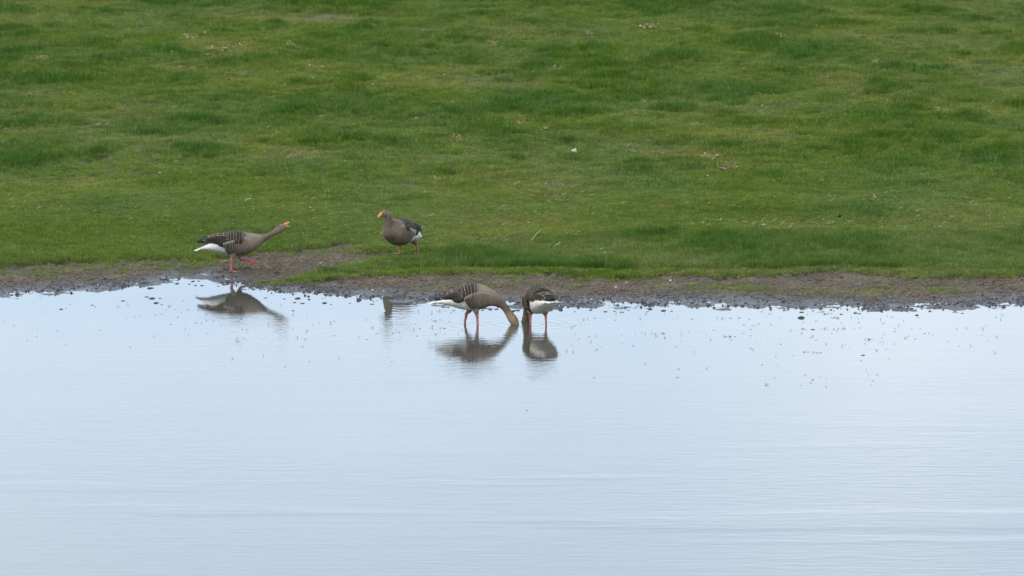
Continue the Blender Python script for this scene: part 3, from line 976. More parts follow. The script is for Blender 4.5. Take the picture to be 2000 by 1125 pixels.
make_goose('goose striding on the mud with neck stretched out low and orange bill wide open', (gx, gy, gz), 0.0, B1, W1,
           [{'pts': LA, 'foot': ((LA[-1][0][0], LA[-1][0][1], -.004), .25, .04)}, {'pts': LB, 'foot': (LB[-1][0], -.20, .26, .75)}], (.050, .0), tf=4.45, dtf=.20, eye_t=14.0, eye_th=.98, seed=3, gape=.52,
           belly=.35, pink=(.50, .15, .145), orange=(.80, .25, .07))

# --- the goose in front view on the turf
gx2, gy2, gz2 = on_ground(784, 499)
PH2 = math.radians(30)
dz2 = -.022
B2 = [(x, y, z + dz2 - .012 + .08 * x, a * 1.12, b * 1.06) for x, y, z, a, b in B1[:9]]
B2 += [(.200, .004, .262, .080, .074), (.233, .007, .305, .052, .049), (.247, .011, .343, .038, .036), (.256, .011, .376, .032, .030), (.264, .007, .401, .032, .030),
       (.279, -.005, .414, .034, .031), (.299, -.018, .413, .029, .027), (.313, -.026, .409, .021, .020)]
W2 = [(x, y, z + dz2 - .010 + .08 * x, a * 1.12, b * 1.06) for x, y, z, a, b in W1]
def leg3(pts): return [((x, y, z), r, q) for x, y, z, r, q in pts]
L2a = leg3([(.0, -.05, .19, .045, 0), (-.03, -.056, .13, .032, 0), (-.055, -.06, .105, .020, .2), (-.066, -.06, .088, .014, .6), (-.07, -.06, .078, .0125, 1), (-.072, -.06, .05, .0095, 1), (-.074, -.06, .02, .0095, 1), (-.074, -.06, .006, .008, 1)])
L2b = leg3([(-.06, .055, .19, .045, 0), (-.12, .062, .13, .032, 0), (-.145, .066, .108, .020, .2), (-.155, .068, .090, .014, .6), (-.16, .068, .080, .0125, 1), (-.172, .070, .05, .0095, 1), (-.186, .072, .02, .0095, 1), (-.19, .072, .006, .008, 1)])
make_goose('goose facing forward on the turf with head up and turned aside, bill closed', (gx2, gy2, gz2), math.radians(-90) - PH2, B2, W2,
           [{'pts': L2a, 'foot': ((-.074, -.06, .004), 0, 0)}, {'pts': L2b, 'foot': ((-.19, .072, .004), .1, 0)}], (.044, .10), tf=5.0, dtf=.19, seed=5, gape=.02, belly=.35,
           pink=(.54, .20, .17), orange=(.76, .29, .08), eye_t=14.1, eye_th=.9, tone=.84)

# --- the goose feeding side-on in the shallows
gx3, gy3 = at_z(920.1, 633.6, 0.0)
S3 = px_scale(gy3, 0)
B3 = trace([(15, 492, 8, .028), (110, 489, 23, .050), (220, 482, 48, .066), (340, 472, 90, .082), (480, 456, 142, .097), (630, 436, 212, .108),
            (780, 408, 268, .113), (930, 386, 285, .114), (1110, 388, 268, .108), (1300, 412, 192, .086), (1450, 478, 124, .055), (1575, 562, 88, .036),
            (1668, 680, 77, .029), (1735, 785, 88, .031), (1800, 882, 100, .034), (1850, 957, 80, .030), (1888, 1012, 52, .022)], 11.11, 890, 985, S3)
W3 = trace([(85, 450, 7, .012), (230, 417, 38, .042), (360, 387, 76, .074), (500, 368, 132, .098), (640, 420, 220, .110), (790, 404, 274, .115), (950, 386, 287, .1145), (1110, 388, 260, .104)], 11.11, 890, 985, S3)
L3a = legpts([(985, 600, 90, 0, .8), (1000, 680, 66, 0, 1), (1012, 735, 44, .2, 1), (1018, 768, 35, .55, 1), (1022, 800, 35, 1, 1), (1026, 850, 28, 1, 1), (1030, 920, 25, 1, 1), (1032, 985, 25, 1, 1), (1034, 1060, 22, 1, 1)], 11.11, 890, 985, S3, -.05)
L3b = legpts([(880, 600, 90, 0, .8), (850, 690, 62, 0, 1), (812, 738, 42, .2, 1), (788, 770, 33, .6, 1), (784, 800, 34, 1, 1), (774, 860, 28, 1, 1), (760, 920, 24, 1, 1), (755, 985, 25, 1, 1), (750, 1060, 22, 1, 1)], 11.11, 890, 985, S3, .05)
make_goose('goose standing side-on in the shallows, neck arched down and bill under the water', (gx3, gy3, 0.0), 0.0, B3, W3,
           [{'pts': L3a, 'foot': (L3a[-1][0], 0, 0)}, {'pts': L3b, 'foot': (L3b[-1][0], 0, 0)}], (.046, .0), tf=5.75, dtf=.19, seed=8, gape=.03, belly=.75,
           head=(.33, .23, .15), vent=np.array((.80, .74, .64)), pink=(.58, .19, .14), eye_t=14.35, eye_th=.72, tone=1.08)

# --- the goose seen from behind, feeding beside it
gx4, gy4 = at_z(1053, 635.2, 0.0)
PH4 = math.radians(24)
tl = math.radians(10)
def pitchdown(st, dz):
    r = []
    for x, y, z, a, b in st:
        zz = z - .22
        r.append((x * math.cos(tl) + zz * math.sin(tl), y, .22 - x * math.sin(tl) + zz * math.cos(tl) + dz, a, b))
    return [((-.19 + (x + .19) * .62) if x < -.19 else x, y, z, a, b) for x, y, z, a, b in r]
B4 = pitchdown(B3[:9], -.024)
B4 += [(.160, .000, .160, .072, .080), (.200, .004, .128, .050, .050), (.226, .008, .098, .038, .036), (.238, .010, .068, .033, .031), (.245, .012, .040, .034, .032),
       (.252, .013, .010, .036, .034), (.260, .014, -.022, .030, .029), (.266, .015, -.042, .021, .021)]
W4 = pitchdown(W3, -.024)
L4a = leg3([(.055, .05, .16, .042, 0), (.058, .055, .105, .028, 0), (.060, .056, .088, .016, .3), (.056, .056, .072, .0115, 1), (.054, .056, .045, .0082, 1), (.052, .056, .0, .0080, 1), (.05, .056, -.04, .009, 1)])
L4b = leg3([(.01, -.05, .16, .042, 0), (.0, -.056, .105, .028, 0), (-.004, -.058, .088, .016, .3), (-.008, -.058, .072, .0115, 1), (-.012, -.058, .045, .0082, 1), (-.016, -.058, .0, .0080, 1), (-.02, -.058, -.04, .009, 1)])
make_goose('goose seen from its pale rear in the shallows, head hidden down in the water', (gx4, gy4, 0.0), math.radians(90) + PH4, B4, W4,
           [{'pts': L4a, 'foot': ((.05, .056, -.045), 0, 0)}, {'pts': L4b, 'foot': ((-.02, -.058, -.045), 0, 0)}], (.046, .0), tf=5.75, dtf=.19, seed=12, gape=.03, belly=.75,
           head=(.15, .11, .085), vent=np.array((.82, .74, .61)), pink=(.56, .19, .165), eye_t=14.35, eye_th=.72, tone=1.0, ff=(-2.5, 5.0), thb=[2.3, 2.1, 1.75, 1.50, 1.42, 1.42, 1.26, .95])

# ------------------------------------------------------------------ small things lying about
def simple_mat(name, c0, c1, rough=.8, scale=60, bump=.4):
    m = NT(name)
    tcx = m.n.new('ShaderNodeTexCoord').outputs['Object']
    n = m.noise(tcx, scale, 4, .65)
    b = m.add('ShaderNodeBump', Strength=bump, Distance=.003, Height=n)
    m.principled(**{'Base Color': m.mixc(m.maprange(n, .3, .7), c0, c1), 'Roughness': rough, 'Normal': b.outputs[0], 'Specular IOR Level': .3})
    return m.m
ORD = 'leftmost second third fourth fifth sixth seventh eighth ninth tenth eleventh twelfth thirteenth fourteenth fifteenth sixteenth'.split()
def by_place(spots, noun, zones):
    """a label for each spot: its rank from the left among those of its zone (first zone whose test holds)"""
    where = [next(nm for nm, f in zones if f(p[0], p[1])) for p in spots]
    res = []
    for p, wz in zip(spots, where):
        k = sorted(q[:2] for q, w2 in zip(spots, where) if w2 == wz).index(p[:2])
        res.append(f'leftmost {noun} {wz}' if k == 0 else f'{ORD[k]} {noun} from the left {wz}')
    return res
def half(nm, test):
    return [(nm + ', left half', lambda x, y, t=test: t(y) and x < 1000), (nm + ', right half', lambda x, y, t=test: t(y) and x >= 1000)]
MEADOW = half('along the top of the meadow', lambda y: y < 85) + half('in the upper meadow', lambda y: y < 150) + half('in the middle meadow', lambda y: y < 290) \
    + half('in the lower meadow', lambda y: y < 400) + [('on the turf around the calling goose', lambda x, y: x < 610)] + half('on the turf behind the bank', lambda y: y < 3000)
M_STONE = simple_mat('pale_stone', (.46, .42, .33), (.62, .58, .48))
M_WOOD = simple_mat('weathered_wood', (.10, .07, .055), (.26, .19, .15), .85, 40)
M_WETWOOD = simple_mat('wet_wood', (.03, .022, .020), (.075, .052, .045), .45, 40)
M_STRAW = simple_mat('dry_straw', (.45, .38, .22), (.58, .51, .33), .7, 60, .1)
M_DARK = simple_mat('dark_leaf', (.012, .011, .010), (.03, .026, .022), .6, 70)
M_DOWN = simple_mat('white_down', (.66, .65, .60), (.80, .79, .76), .9, 90, .1)
M_TANLEAF = simple_mat('tan_leaf', (.22, .15, .07), (.36, .26, .14), .8, 50)
M_CLOD = simple_mat('wet_mud', (.030, .026, .026), (.07, .060, .056), .5, 50)
M_SPRIG = simple_mat('water_sprig', (.030, .026, .020), (.07, .06, .045), .6, 60, .1)
M_DRYWEED = simple_mat('dry_weed', (.30, .25, .085), (.50, .42, .20), .8, 30, .1)
M_DRYDARK = simple_mat('dead_stem', (.20, .14, .055), (.34, .25, .11), .85, 30, .1)
M_LEAFY = simple_mat('leafy_weed', (.11, .19, .055), (.22, .29, .12), .55, 25, .1)

def lump_thing(name, px, py, w_px, mat, label, cat, group=None, flat=.5, depth=1.2, sink=.25, seed=0, floor=-9, z=None):
    if z is None: x, y, zz = on_ground(px, py, floor)
    else: (x, y), zz = at_z(px, py, z), z
    r = w_px / px_scale(y, zz) / 2
    me_ = lump_mesh(name, seed, 2, 1.0)
    for v in me_.vertices:
        v.co = (v.co.x * r, v.co.y * r * depth, v.co.z * r * flat)
    me_.polygons.foreach_set('use_smooth', [True] * len(me_.polygons))
    me_.materials.append(mat)
    o = bpy.data.objects.new(name, me_); C.objects.link(o)
    o.location = (x, y, zz + r * flat * (1 - 2 * sink))
    o.rotation_euler = (0, 0, random.uniform(-.3, .3))
    return tag(o, label, cat, group)

def strip(V, F, pts, w0, w1, n3=None):
    """a folded blade or stalk along the points, triangular in section"""
    n0 = len(V)
    pts = [Vector(p) for p in pts]
    for i, p in enumerate(pts):
        d = (pts[min(i + 1, len(pts) - 1)] - pts[max(i - 1, 0)]).normalized()
        sd = d.cross(Vector((.12, 1, .2))).normalized(); up = d.cross(sd).normalized()
        w = w0 + (w1 - w0) * i / (len(pts) - 1)
        for a in (0, 2.09, 4.19):
            V.append(tuple(p + (sd * math.cos(a) + up * math.sin(a)) * w))
    for i in range(len(pts) - 1):
        for k in range(3):
            a, b = n0 + i * 3 + k, n0 + i * 3 + (k + 1) % 3
            F.append((a, b, b + 3, a + 3))
    F.append((n0, n0 + 2, n0 + 1)); e = n0 + (len(pts) - 1) * 3; F.append((e, e + 1, e + 2))

def leaf(V, F, base, dirn, ln, wid, droop, th=.0012):
    """a small leaf with a fold along its rib, two-sided"""
    d = Vector(dirn).normalized(); sd = d.cross(Vector((0, 0, 1)))
    if sd.length < .05: sd = Vector((1, 0, 0))
    sd.normalize(); up = sd.cross(d)
    n0 = len(V); prof = [.3, .85, 1.0, .7, .1]
    for f, p in zip((0, .25, .55, .82, 1), prof):
        c = Vector(base) + d * ln * f + Vector((0, 0, -droop * f * f)) 
        for b, lift in ((-1, .25), (0, 0), (1, .25)):
            V.append(tuple(c + sd * b * wid * p + up * lift * wid * p))
    m = len(V) - n0
    for i in range(m): V.append(tuple(Vector(V[n0 + i]) - up * th))
    for i in range(4):
        for k in range(2):
            a = n0 + i * 3 + k
            F.append((a, a + 1, a + 4, a + 3)); F.append((a + m + 3, a + m + 4, a + m + 1, a + m))

def stalk_thing(name, p0, p1, r, mat, label, cat, group=None, lift=.03):
    """a stalk from one pixel on the ground to another, its far end raised clear of the turf"""
    x0, y0, z0 = on_ground(*p0)
    x1 = x0 + (p1[0] - p0[0]) / px_scale(y0, z0); z1 = z0 + lift
    dz = (p0[1] - p1[1]) / px_scale(y0, z0)
    y1 = y0 + max(0.0, dz - lift) / math.sin(math.atan2(CAM_H, y0))
    z1 = ground_z(x1, y1) + lift
    V, F = [], []
    P0, P1 = Vector((x0, y0, z0 + .01)), Vector((x1, y1, z1))
    pts = [(P0.lerp(P1, t) + Vector((0, 0, .012 * math.sin(t * 3.1))) - P0) for t in np.linspace(0, 1, 7)]
    strip(V, F, pts, r, r * .6)
    o = mesh_obj(name, V, F, mat); o.location = P0
    return tag(o, label, cat, group)

lump_thing('stone', 1122, 303, 10, M_STONE, 'round pale stone lying alone in the middle of the meadow', 'stone', flat=.95, sink=-.35, seed=3)
w_ = lump_thing('wood_piece', 1412, 343, 16, M_WOOD, 'flat grey-brown piece of wood lying in the grass at the right', 'piece of wood', flat=.38, depth=1.0, sink=.0, seed=8)
w_.location.z += .055
w_.rotation_euler = (0, .22, .1)
lump_thing('stone', 536, 183, 8, M_TANLEAF, 'small tan stone in the short grass at the upper left', 'stone', flat=.6, sink=.0, seed=21)
stalk_thing('dry_stalk', (1033, 480), (1057, 452), .0042, M_STRAW, 'single long pale straw slanting up from the bank turf', 'stalk', lift=.07)
stalk_thing('dry_stalk', (1078, 489), (1094, 474), .0036, M_STRAW, 'left one of two short pale straws side by side on the bank', 'stalk', 'short paired straws on the bank', lift=.05)
stalk_thing('dry_stalk', (1087, 485), (1096, 473), .0030, M_STRAW, 'right one of two short pale straws side by side on the bank', 'stalk', 'short paired straws on the bank', lift=.05)
stalk_thing('dry_stalk', (478, 395), (491, 391), .005, M_STRAW, 'short pale stick lying flat on the turf above the calling goose', 'stalk', lift=.03)

def curved_feather(px, py, w_px, mat, label, cat, bend=.25, name='fallen_feather', h=.012, rz=0.0):
    x, y, z = on_ground(px, py)
    L_ = w_px / px_scale(y, z)
    V, F = [], []
    for i, t in enumerate(np.linspace(0, 1, 9)):
        wd = L_ * .14 * math.sin(math.pi * (.12 + .80 * t)) ** .7 * (.5 + .7 * t)
        cx = (t - .5) * L_; cz = L_ * bend * (2 * t - .7) ** 2 * .5 + h
        V += [(cx, -wd * 1.5, cz), (cx, 0, cz + wd * .9), (cx, wd * 1.5, cz + wd * .3), (cx, 0, cz - .4 * wd)]
    for i in range(8):
        for k in range(4):
            a, b = i * 4 + k, i * 4 + (k + 1) % 4
            F.append((a, b, b + 4, a + 4))
    F += [(3, 2, 1, 0), (32, 33, 34, 35)]
    o = mesh_obj(name, V, F, mat); o.location = (x, y, z); o.rotation_euler = (0, 0, rz)
    return tag(o, label, cat)
curved_feather(934, 474, 14, M_DARK, 'dark curved feather lying on the yellow turf behind the bank', 'feather', .5, h=.03)
curved_feather(602, 443, 9, M_DARK, 'small dark curled leaf on the turf beside the calling bill', 'leaf', .6, 'fallen_leaf', .03)
curved_feather(512, 484, 15, M_TANLEAF, 'brown leaf at the grass edge under the calling goose neck', 'leaf', .3, 'fallen_leaf', .02, .3)
curved_feather(437, 515, 16, M_TANLEAF, 'long tan leaf lying on the mud behind the standing leg', 'leaf', .1, 'fallen_leaf', .012)
curved_feather(741, 498, 9, M_DARK, 'small dark leaf on the bare path in front of the upright goose', 'leaf', .2, 'fallen_leaf', .015)
curved_feather(744, 548, 13, M_TANLEAF, 'pale brown curled leaf on the mud below the bank', 'leaf', .35, 'fallen_leaf', .012, -.3)
lump_thing('mud_clod', 1640, 428, 9, M_DARK, 'black lump in the turf near the right edge of the meadow', 'clod', flat=.7, sink=-.6, seed=5)
lump_thing('mud_clod', 541, 535, 12, M_CLOD, 'large dark clod on the mud to the right of the striding goose', 'clod', flat=.7, sink=.1, seed=6)
lump_thing('driftwood', 1565, 621, 15, M_WETWOOD, 'long dark piece of driftwood afloat near the right shore', 'driftwood', flat=.30, depth=.6, sink=.35, seed=7, z=0.0)
lump_thing('driftwood', 1588, 644, 8, M_WETWOOD, 'short dark splinter afloat below the long driftwood', 'driftwood', flat=.28, depth=.6, sink=.35, seed=9, z=0.0)
lump_thing('driftwood', 1686, 694, 8, M_WETWOOD, 'thin dark splinter afloat farthest out on the right', 'driftwood', flat=.22, depth=.6, sink=.35, seed=10, z=0.0)

CLODS = [(287, 580, 9), (298, 583, 14), (313, 583, 7), (306, 592, 11), (332, 598, 6), (316, 595, 5), (394, 558, 7), (345, 554, 9), (345, 548, 7), (376, 550, 7), (370, 555, 6),
         (381, 558, 6), (388, 549, 7), (438, 556, 8), (427, 559, 6), (295, 563, 15), (302, 557, 6), (582, 583, 11), (555, 584, 6), (603, 585, 7), (590, 593, 9), (633, 592, 11),
         (647, 595, 5), (683, 592, 6), (727, 594, 10), (519, 582, 7), (576, 591, 6), (573, 607, 6), (471, 623, 5), (876, 600, 8), (866, 600, 9), (849, 596, 9), (884, 607, 5),
         (957, 605, 9), (943, 606, 6), (1000, 608, 11), (1011, 606, 12), (970, 604, 9), (1183, 609, 8), (1201, 608, 6), (1214, 610, 10), (1265, 609, 6), (1295, 607, 11), (1311, 608, 6),
         (1227, 606, 7), (1153, 606, 7), (1123, 609, 6), (1269, 604, 10), (1488, 609, 4), (1566, 610, 9), (1671, 612, 7), (1680, 613, 6), (1643, 614, 8), (1594, 627, 4), (1587, 742, 5),
         (1029, 802, 4), (240, 588, 9), (180, 596, 7), (120, 604, 8), (1790, 616, 8), (1880, 612, 7)]
CLOD_L = by_place(CLODS, 'wet mud clod', [('in the shallows left of the striding goose', lambda x, y: x < 320), ('in the water under the striding goose', lambda x, y: x < 500),
    ('along the shore between the two pairs of geese', lambda x, y: x < 760), ('beside the two feeding geese', lambda x, y: x < 1020),
    ('along the shore just right of the feeding geese', lambda x, y: x < 1240), ('along the middle of the right shore', lambda x, y: x < 1400), ('off the far right shore', lambda x, y: True)])
clod_meshes = []
for k in range(4):
    m_ = lump_mesh('mud_clod', 60 + k, 2, 1.0)
    m_.polygons.foreach_set('use_smooth', [True] * len(m_.polygons)); m_.materials.append(M_CLOD); clod_meshes.append(m_)
for i, (a, b, w) in enumerate(CLODS):
    x, y = at_z(a, b, 0.0)
    r = w / px_scale(y, 0) / 2
    o = bpy.data.objects.new('mud_clod', clod_meshes[i % 4]); C.objects.link(o)
    o.location = (x, y, -r * .05); o.scale = (r, r * random.uniform(.9, 1.6), r * random.uniform(.28, .5)); o.rotation_euler = (0, 0, random.uniform(-.4, .4) + (3.14 if i % 3 else 0))
    tag(o, CLOD_L[i], 'clod', 'mud clods standing in the shallows')

FLECKS = [(612, 157, 5), (604, 242, 3), (729, 170, 5), (312, 341, 7), (343, 337, 4), (462, 404, 5), (606, 412, 4), (668, 421, 5), (662, 408, 4), (297, 433, 4), (678, 322, 4), (950, 329, 3),
          (845, 265, 4), (1222, 301, 3), (1381, 350, 9), (1422, 355, 4), (1511, 190, 6), (1620, 388, 5), (1485, 389, 4), (1513, 391, 4), (1608, 435, 5), (1086, 437, 3), (455, 444, 5),
          (455, 435, 4), (605, 411, 3), (587, 440, 4), (393, 457, 4), (571, 491, 5), (593, 462, 4), (496, 414, 3), (1256, 201, 5), (1032, 441, 5), (1025, 447, 6), (967, 472, 4), (990, 476, 6),
          (1707, 388, 5), (1330, 407, 3), (1180, 428, 3), (860, 420, 3), (900, 441, 4), (340, 398, 3), (1560, 352, 4)]
FLECK_L = by_place(FLECKS, 'white down feather', MEADOW)
fl_mesh = []
for k in range(3):
    V, F = [], []
    rr = random.Random(k)
    for q in range(5):
        a_ = q * 1.256 + rr.uniform(-.3, .3)
        leaf(V, F, (0, 0, .1), (math.cos(a_), math.sin(a_), rr.uniform(.1, .9)), rr.uniform(.7, 1.1), .42, .1, .03)
    fl_mesh.append((V, F))
fms = []
for V, F in fl_mesh:
    o_ = bpy.data.meshes.new('white_feather'); o_.from_pydata(V, [], F); o_.update(); o_.materials.append(M_DOWN); fms.append(o_)
for i, (a, b, w) in enumerate(FLECKS):
    x, y, z = on_ground(a, b)
    r = w / px_scale(y, z) / 2
    o = bpy.data.objects.new('white_feather', fms[i % 3]); C.objects.link(o)
    o.location = (x, y - .02, z + .034); o.scale = (r * 1.1, r * 1.1, r * .9); o.rotation_euler = (0, 0, random.uniform(0, 6))
    tag(o, FLECK_L[i], 'feather', 'small white feathers scattered over the meadow')
PEBS = [(541, 571, 4), (728, 569, 6), (749, 571, 4), (1156, 590, 5), (1203, 561, 6), (1224, 554, 4), (1309, 551, 5), (1114, 528, 5), (1084, 582, 5), (1605, 597, 4), (1250, 563, 4), (1680, 555, 3), (626, 515, 4), (700, 512, 3)]
PEB_L = by_place(PEBS, 'small pale pebble', [('on the mud left of the feeding geese', lambda x, y: x < 900), ('on the mud right of the feeding geese', lambda x, y: True)])
for i, (a, b, w) in enumerate(PEBS):
    lump_thing('pebble', a, b, w, M_STONE, PEB_L[i], 'pebble', 'pale pebbles on the muddy shore', flat=.7, depth=1.0, sink=.0, seed=40 + i)

# dry brown weeds standing in the far grass, and green leafy ones nearer the bank
def dry_weed_mesh(k):
    rr = random.Random(500 + k)
    V, F = [], []
    V2, F2 = [], []
    for q in range(20):
        a_, d_ = rr.uniform(0, 6.28), .5 * math.sqrt(rr.uniform(0, 1))
        hx, hz = rr.uniform(-.35, .35), rr.uniform(.35, 1.0)
        b0 = Vector((d_ * math.cos(a_), d_ * math.sin(a_), -.05))
        tip = b0 + Vector((hx, rr.uniform(-.3, .3), hz))
        strip(V2, F2, [b0, b0.lerp(tip, .5) + Vector((0, 0, .08)), tip], .022, .012)
        for u in range(rr.randint(1, 4)):
            c = b0.lerp(tip, rr.uniform(.45, 1.0))
            leaf(V, F, c, (rr.uniform(-1, 1), rr.uniform(-1, 1), rr.uniform(-.6, .6)), rr.uniform(.14, .34), rr.uniform(.05, .11), .06, .012)
    return (V, F), (V2, F2)
def to_mesh(name, VF, mat):
    m_ = bpy.data.meshes.new(name); m_.from_pydata(VF[0], [], VF[1]); m_.update(); m_.materials.append(mat); return m_
DW = [(to_mesh('dry_leaves', a, M_DRYWEED), to_mesh('stems', b, M_DRYDARK)) for a, b in (dry_weed_mesh(k) for k in range(5))]
# (px, py of the foot, width px, height px)
WEEDS = [(372, 76, 30, 12), (399, 70, 24, 14), (426, 101, 34, 12), (445, 93, 26, 11), (480, 92, 26, 14), (512, 66, 10, 15), (568, 90, 18, 12), (408, 114, 18, 11), (374, 140, 16, 13), (349, 138, 18, 12),
         (524, 112, 16, 10), (311, 94, 20, 10), (340, 110, 16, 12), (370, 107, 16, 12), (592, 306, 14, 14), (573, 308, 14, 10), (543, 263, 12, 9), (846, 210, 12, 14),
         (883, 205, 8, 12), (812, 237, 12, 9), (764, 77, 10, 9), (868, 152, 18, 13), (853, 356, 16, 12), (827, 86, 14, 12), (1269, 57, 40, 14), (1672, 76, 12, 10), (1526, 79, 26, 16),
         (1258, 205, 18, 10), (1355, 249, 22, 12), (1388, 268, 12, 9), (1090, 138, 20, 13), (1063, 257, 22, 14), (1388, 312, 34, 14), (1358, 328, 20, 13), (1317, 336, 16, 12),
         (1560, 342, 12, 10), (1605, 357, 12, 12), (1709, 395, 16, 14), (1709, 128, 18, 16), (1011, 365, 14, 12), (1097, 365, 12, 8), (1450, 140, 18, 12), (1600, 60, 16, 12), (1500, 330, 12, 12),
         (690, 96, 18, 10), (960, 90, 24, 12), (1150, 70, 20, 11), (1640, 250, 16, 10), (80, 120, 30, 14), (190, 250, 20, 12), (1840, 220, 24, 13), (1930, 120, 20, 12)]
NAMED = {(616, 139, 34, 14): 'dark tussock tangled with dead tan stems at the upper left of the meadow',
         (1425, 332, 24, 20): 'tan dead weed clump standing just behind the grey-brown piece of wood',
         (1018, 247, 14, 20): 'tall narrow dead weed standing in the centre of the far meadow',
         (891, 277, 18, 16): 'dead stalks poking out of a bright green tussock in mid meadow',
         (1664, 45, 14, 16): 'tall pale dead weed standing at the top right of the meadow'}
def put_weed(i, a, b, w, h, label, group, pair, name, cat, up=0.0):
    x, y, z = on_ground(a, b)
    s_ = px_scale(y, z)
    root = empty(name, (x, y, z + up), random.uniform(-.5, .5) + (3.14 if i % 2 else 0))
    root.scale = (w / s_ * .85, w / s_ * .85, h / s_ * 1.0)
    for m_ in pair:
        o = bpy.data.objects.new(m_.name.split('.')[0], m_); C.objects.link(o); o.parent = root
    return tag(root, label, cat, group)
WEED_L = by_place(WEEDS, 'dead tan weed clump', MEADOW)
for i, (a, b, w, h) in enumerate(WEEDS):
    put_weed(i, a, b, w, h, WEED_L[i], 'dead weed clumps in the far meadow', DW[i % 5], 'dry_weed', 'weed')
for i, ((a, b, w, h), lb) in enumerate(NAMED.items()):
    put_weed(i, a, b, w, h, lb, None, DW[(i + 2) % 5], 'dry_weed', 'weed')

def leafy_mesh(k):
    rr = random.Random(700 + k)
    V, F, V2, F2 = [], [], [], []
    for q in range(9):
        a_ = q * .698 + rr.uniform(-.3, .3)
        el = rr.uniform(.25, 1.1)
        d = (math.cos(a_) * math.cos(el), math.sin(a_) * math.cos(el), math.sin(el))
        b0 = Vector((0, 0, 0)); c = Vector(d) * rr.uniform(.1, .3)
        strip(V2, F2, [b0, c * .6, c], .022, .015)
        leaf(V, F, c, d, rr.uniform(.4, .75), rr.uniform(.08, .14), .28, .012)
    return (V, F), (V2, F2)
LW = [(to_mesh('leaves', a, M_LEAFY), to_mesh('stems', b, M_LEAFY)) for a, b in (leafy_mesh(k) for k in range(4))]
LEAFY = [(1150, 498, 24, 9), (1178, 502, 22, 9), (1170, 494, 18, 7), (1296, 504, 16, 9), (1285, 448, 18, 9), (1307, 456, 14, 7), (1490, 447, 24, 9), (1455, 440, 18, 7), (1508, 451, 26, 9), (1538, 453, 18, 10),
         (1404, 436, 16, 7), (1372, 440, 18, 6), (1580, 440, 20, 6), (1622, 442, 18, 8), (1465, 457, 22, 5), (1692, 456, 10, 8), (1640, 454, 20, 5), (970, 497, 14, 8), (1070, 486, 16, 8),
         (760, 517, 18, 8), (690, 535, 12, 6), (1350, 444, 16, 7), (1430, 410, 16, 12), (1445, 412, 12, 12), (1560, 452, 20, 8), (1235, 300, 14, 6), (1830, 450, 20, 9), (1930, 470, 20, 9)]
LEAFY_L = by_place(LEAFY, 'pale green leafy weed', [('in the bank turf by the shore', lambda x, y: y > 470), ('behind the bank', lambda x, y: x < 1500), ('at the right end of the bank', lambda x, y: True)])
for i, (a, b, w, h) in enumerate(LEAFY):
    put_weed(i, a, b, w, h, LEAFY_L[i], 'leafy weeds along the bank', LW[i % 4], 'leafy_weed', 'weed', .025)

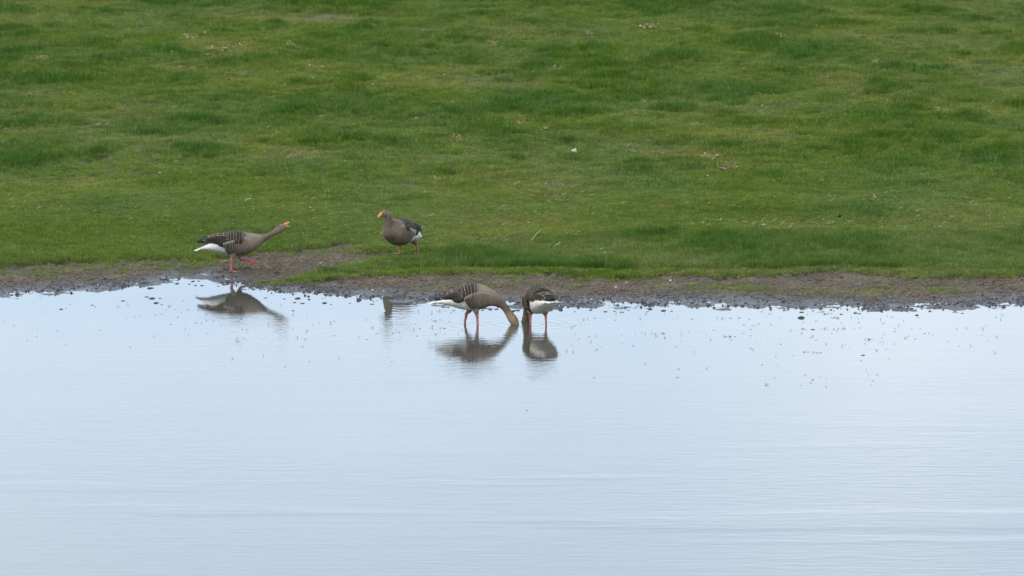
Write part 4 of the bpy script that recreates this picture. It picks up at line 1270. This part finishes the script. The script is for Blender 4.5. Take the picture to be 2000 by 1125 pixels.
# sprigs and scraps breaking the surface near the shore: nobody could count them
def build_sprigs():
    V, F = [], []
    rr = random.Random(91)
    spots = []
    def zone(n, x0, x1, y0, y1, k=1.0):
        for _ in range(n):
            u = rr.random() ** k
            spots.append((rr.uniform(x0, x1), y0 + (y1 - y0) * u))
    zone(56, 1450, 1760, 610, 690, 1.3); zone(36, 1150, 1480, 610, 680, 1.3); zone(22, 1480, 1740, 690, 760); zone(26, 285, 420, 585, 660); zone(22, 600, 860, 600, 660)
    zone(28, 840, 910, 605, 655); zone(25, 420, 600, 590, 670); zone(14, 1100, 1180, 615, 690); zone(36, 1760, 2050, 605, 690); zone(24, -40, 285, 590, 680); zone(10, 300, 1000, 660, 720); zone(8, 1050, 1400, 680, 740)
    for c0, c1, n in (((1400, 622), (1450, 621), 9), ((1415, 657), (1440, 658), 10), ((1250, 650), (1300, 652), 9), ((1570, 688), (1612, 689), 10), ((1688, 663), (1712, 663), 8), ((1615, 620), (1640, 621), 9), ((1590, 643), (1680, 642), 16), ((1600, 613), (1625, 613), 9), ((1563, 643), (1575, 642), 7)):
        for q in range(n):
            t = rr.random(); spots.append((c0[0] + (c1[0] - c0[0]) * t, c0[1] + (c1[1] - c0[1]) * t + rr.uniform(-1, 1)))
    for a, b in spots:
        x, y = at_z(a, b, 0)
        s_ = px_scale(y, 0)
        if rr.random() < .55:
            for q in range(rr.choice((1, 1, 2, 3))):
                h = rr.uniform(2, 6.5) / s_; lean = rr.uniform(-.9, .9) * h
                p0 = Vector((x, y, -.01)); p1 = p0 + Vector((lean * .4, rr.uniform(-.01, .01), h * .7)); p2 = p0 + Vector((lean * rr.choice((1, 1, -.2)), rr.uniform(-.02, .02), h))
                strip(V, F, [p0, p1, p2], .0015, .0009)
        else:
            ln = rr.uniform(1.5, 5) / s_
            p0 = Vector((x - ln / 2, y, .002)); p2 = Vector((x + ln / 2, y + rr.uniform(-.02, .02), .002))
            strip(V, F, [p0, p0.lerp(p2, .5) + Vector((0, 0, .001)), p2], .0016, .0011)
    o = mesh_obj('water_sprigs', V, F, M_SPRIG, smooth=False)
    tag(o, kind='stuff')
build_sprigs()

# pale dead blades lying in the grazed strip
def build_litter():
    V, F = [], []
    rr = random.Random(44)
    spots = [(rr.gauss(1580, 110), rr.gauss(448, 9)) for _ in range(80)] + [(rr.uniform(-50, 2050), rr.uniform(385, 475)) for _ in range(260)] + [(rr.uniform(-50, 2050), rr.uniform(60, 385)) for _ in range(420)] \
        + [(rr.gauss(1350, 120), rr.gauss(490, 16)) for _ in range(60)]
    for a, b in spots:
        x, y, z = on_ground(a, b)
        s_ = px_scale(y, z)
        ln = rr.uniform(3, 10) / s_; an = rr.uniform(-.5, .5)
        p0 = Vector((x, y, z + .014)); d = Vector((math.cos(an) * ln, math.sin(an) * ln * .6, rr.uniform(-.1, .6) * ln))
        strip(V, F, [p0, p0 + d * .5 + Vector((0, 0, ln * .12)), p0 + d], .0024, .0013)
    o = mesh_obj('grass_litter', V, F, M_STRAW, smooth=False)
    tag(o, kind='stuff')
build_litter()
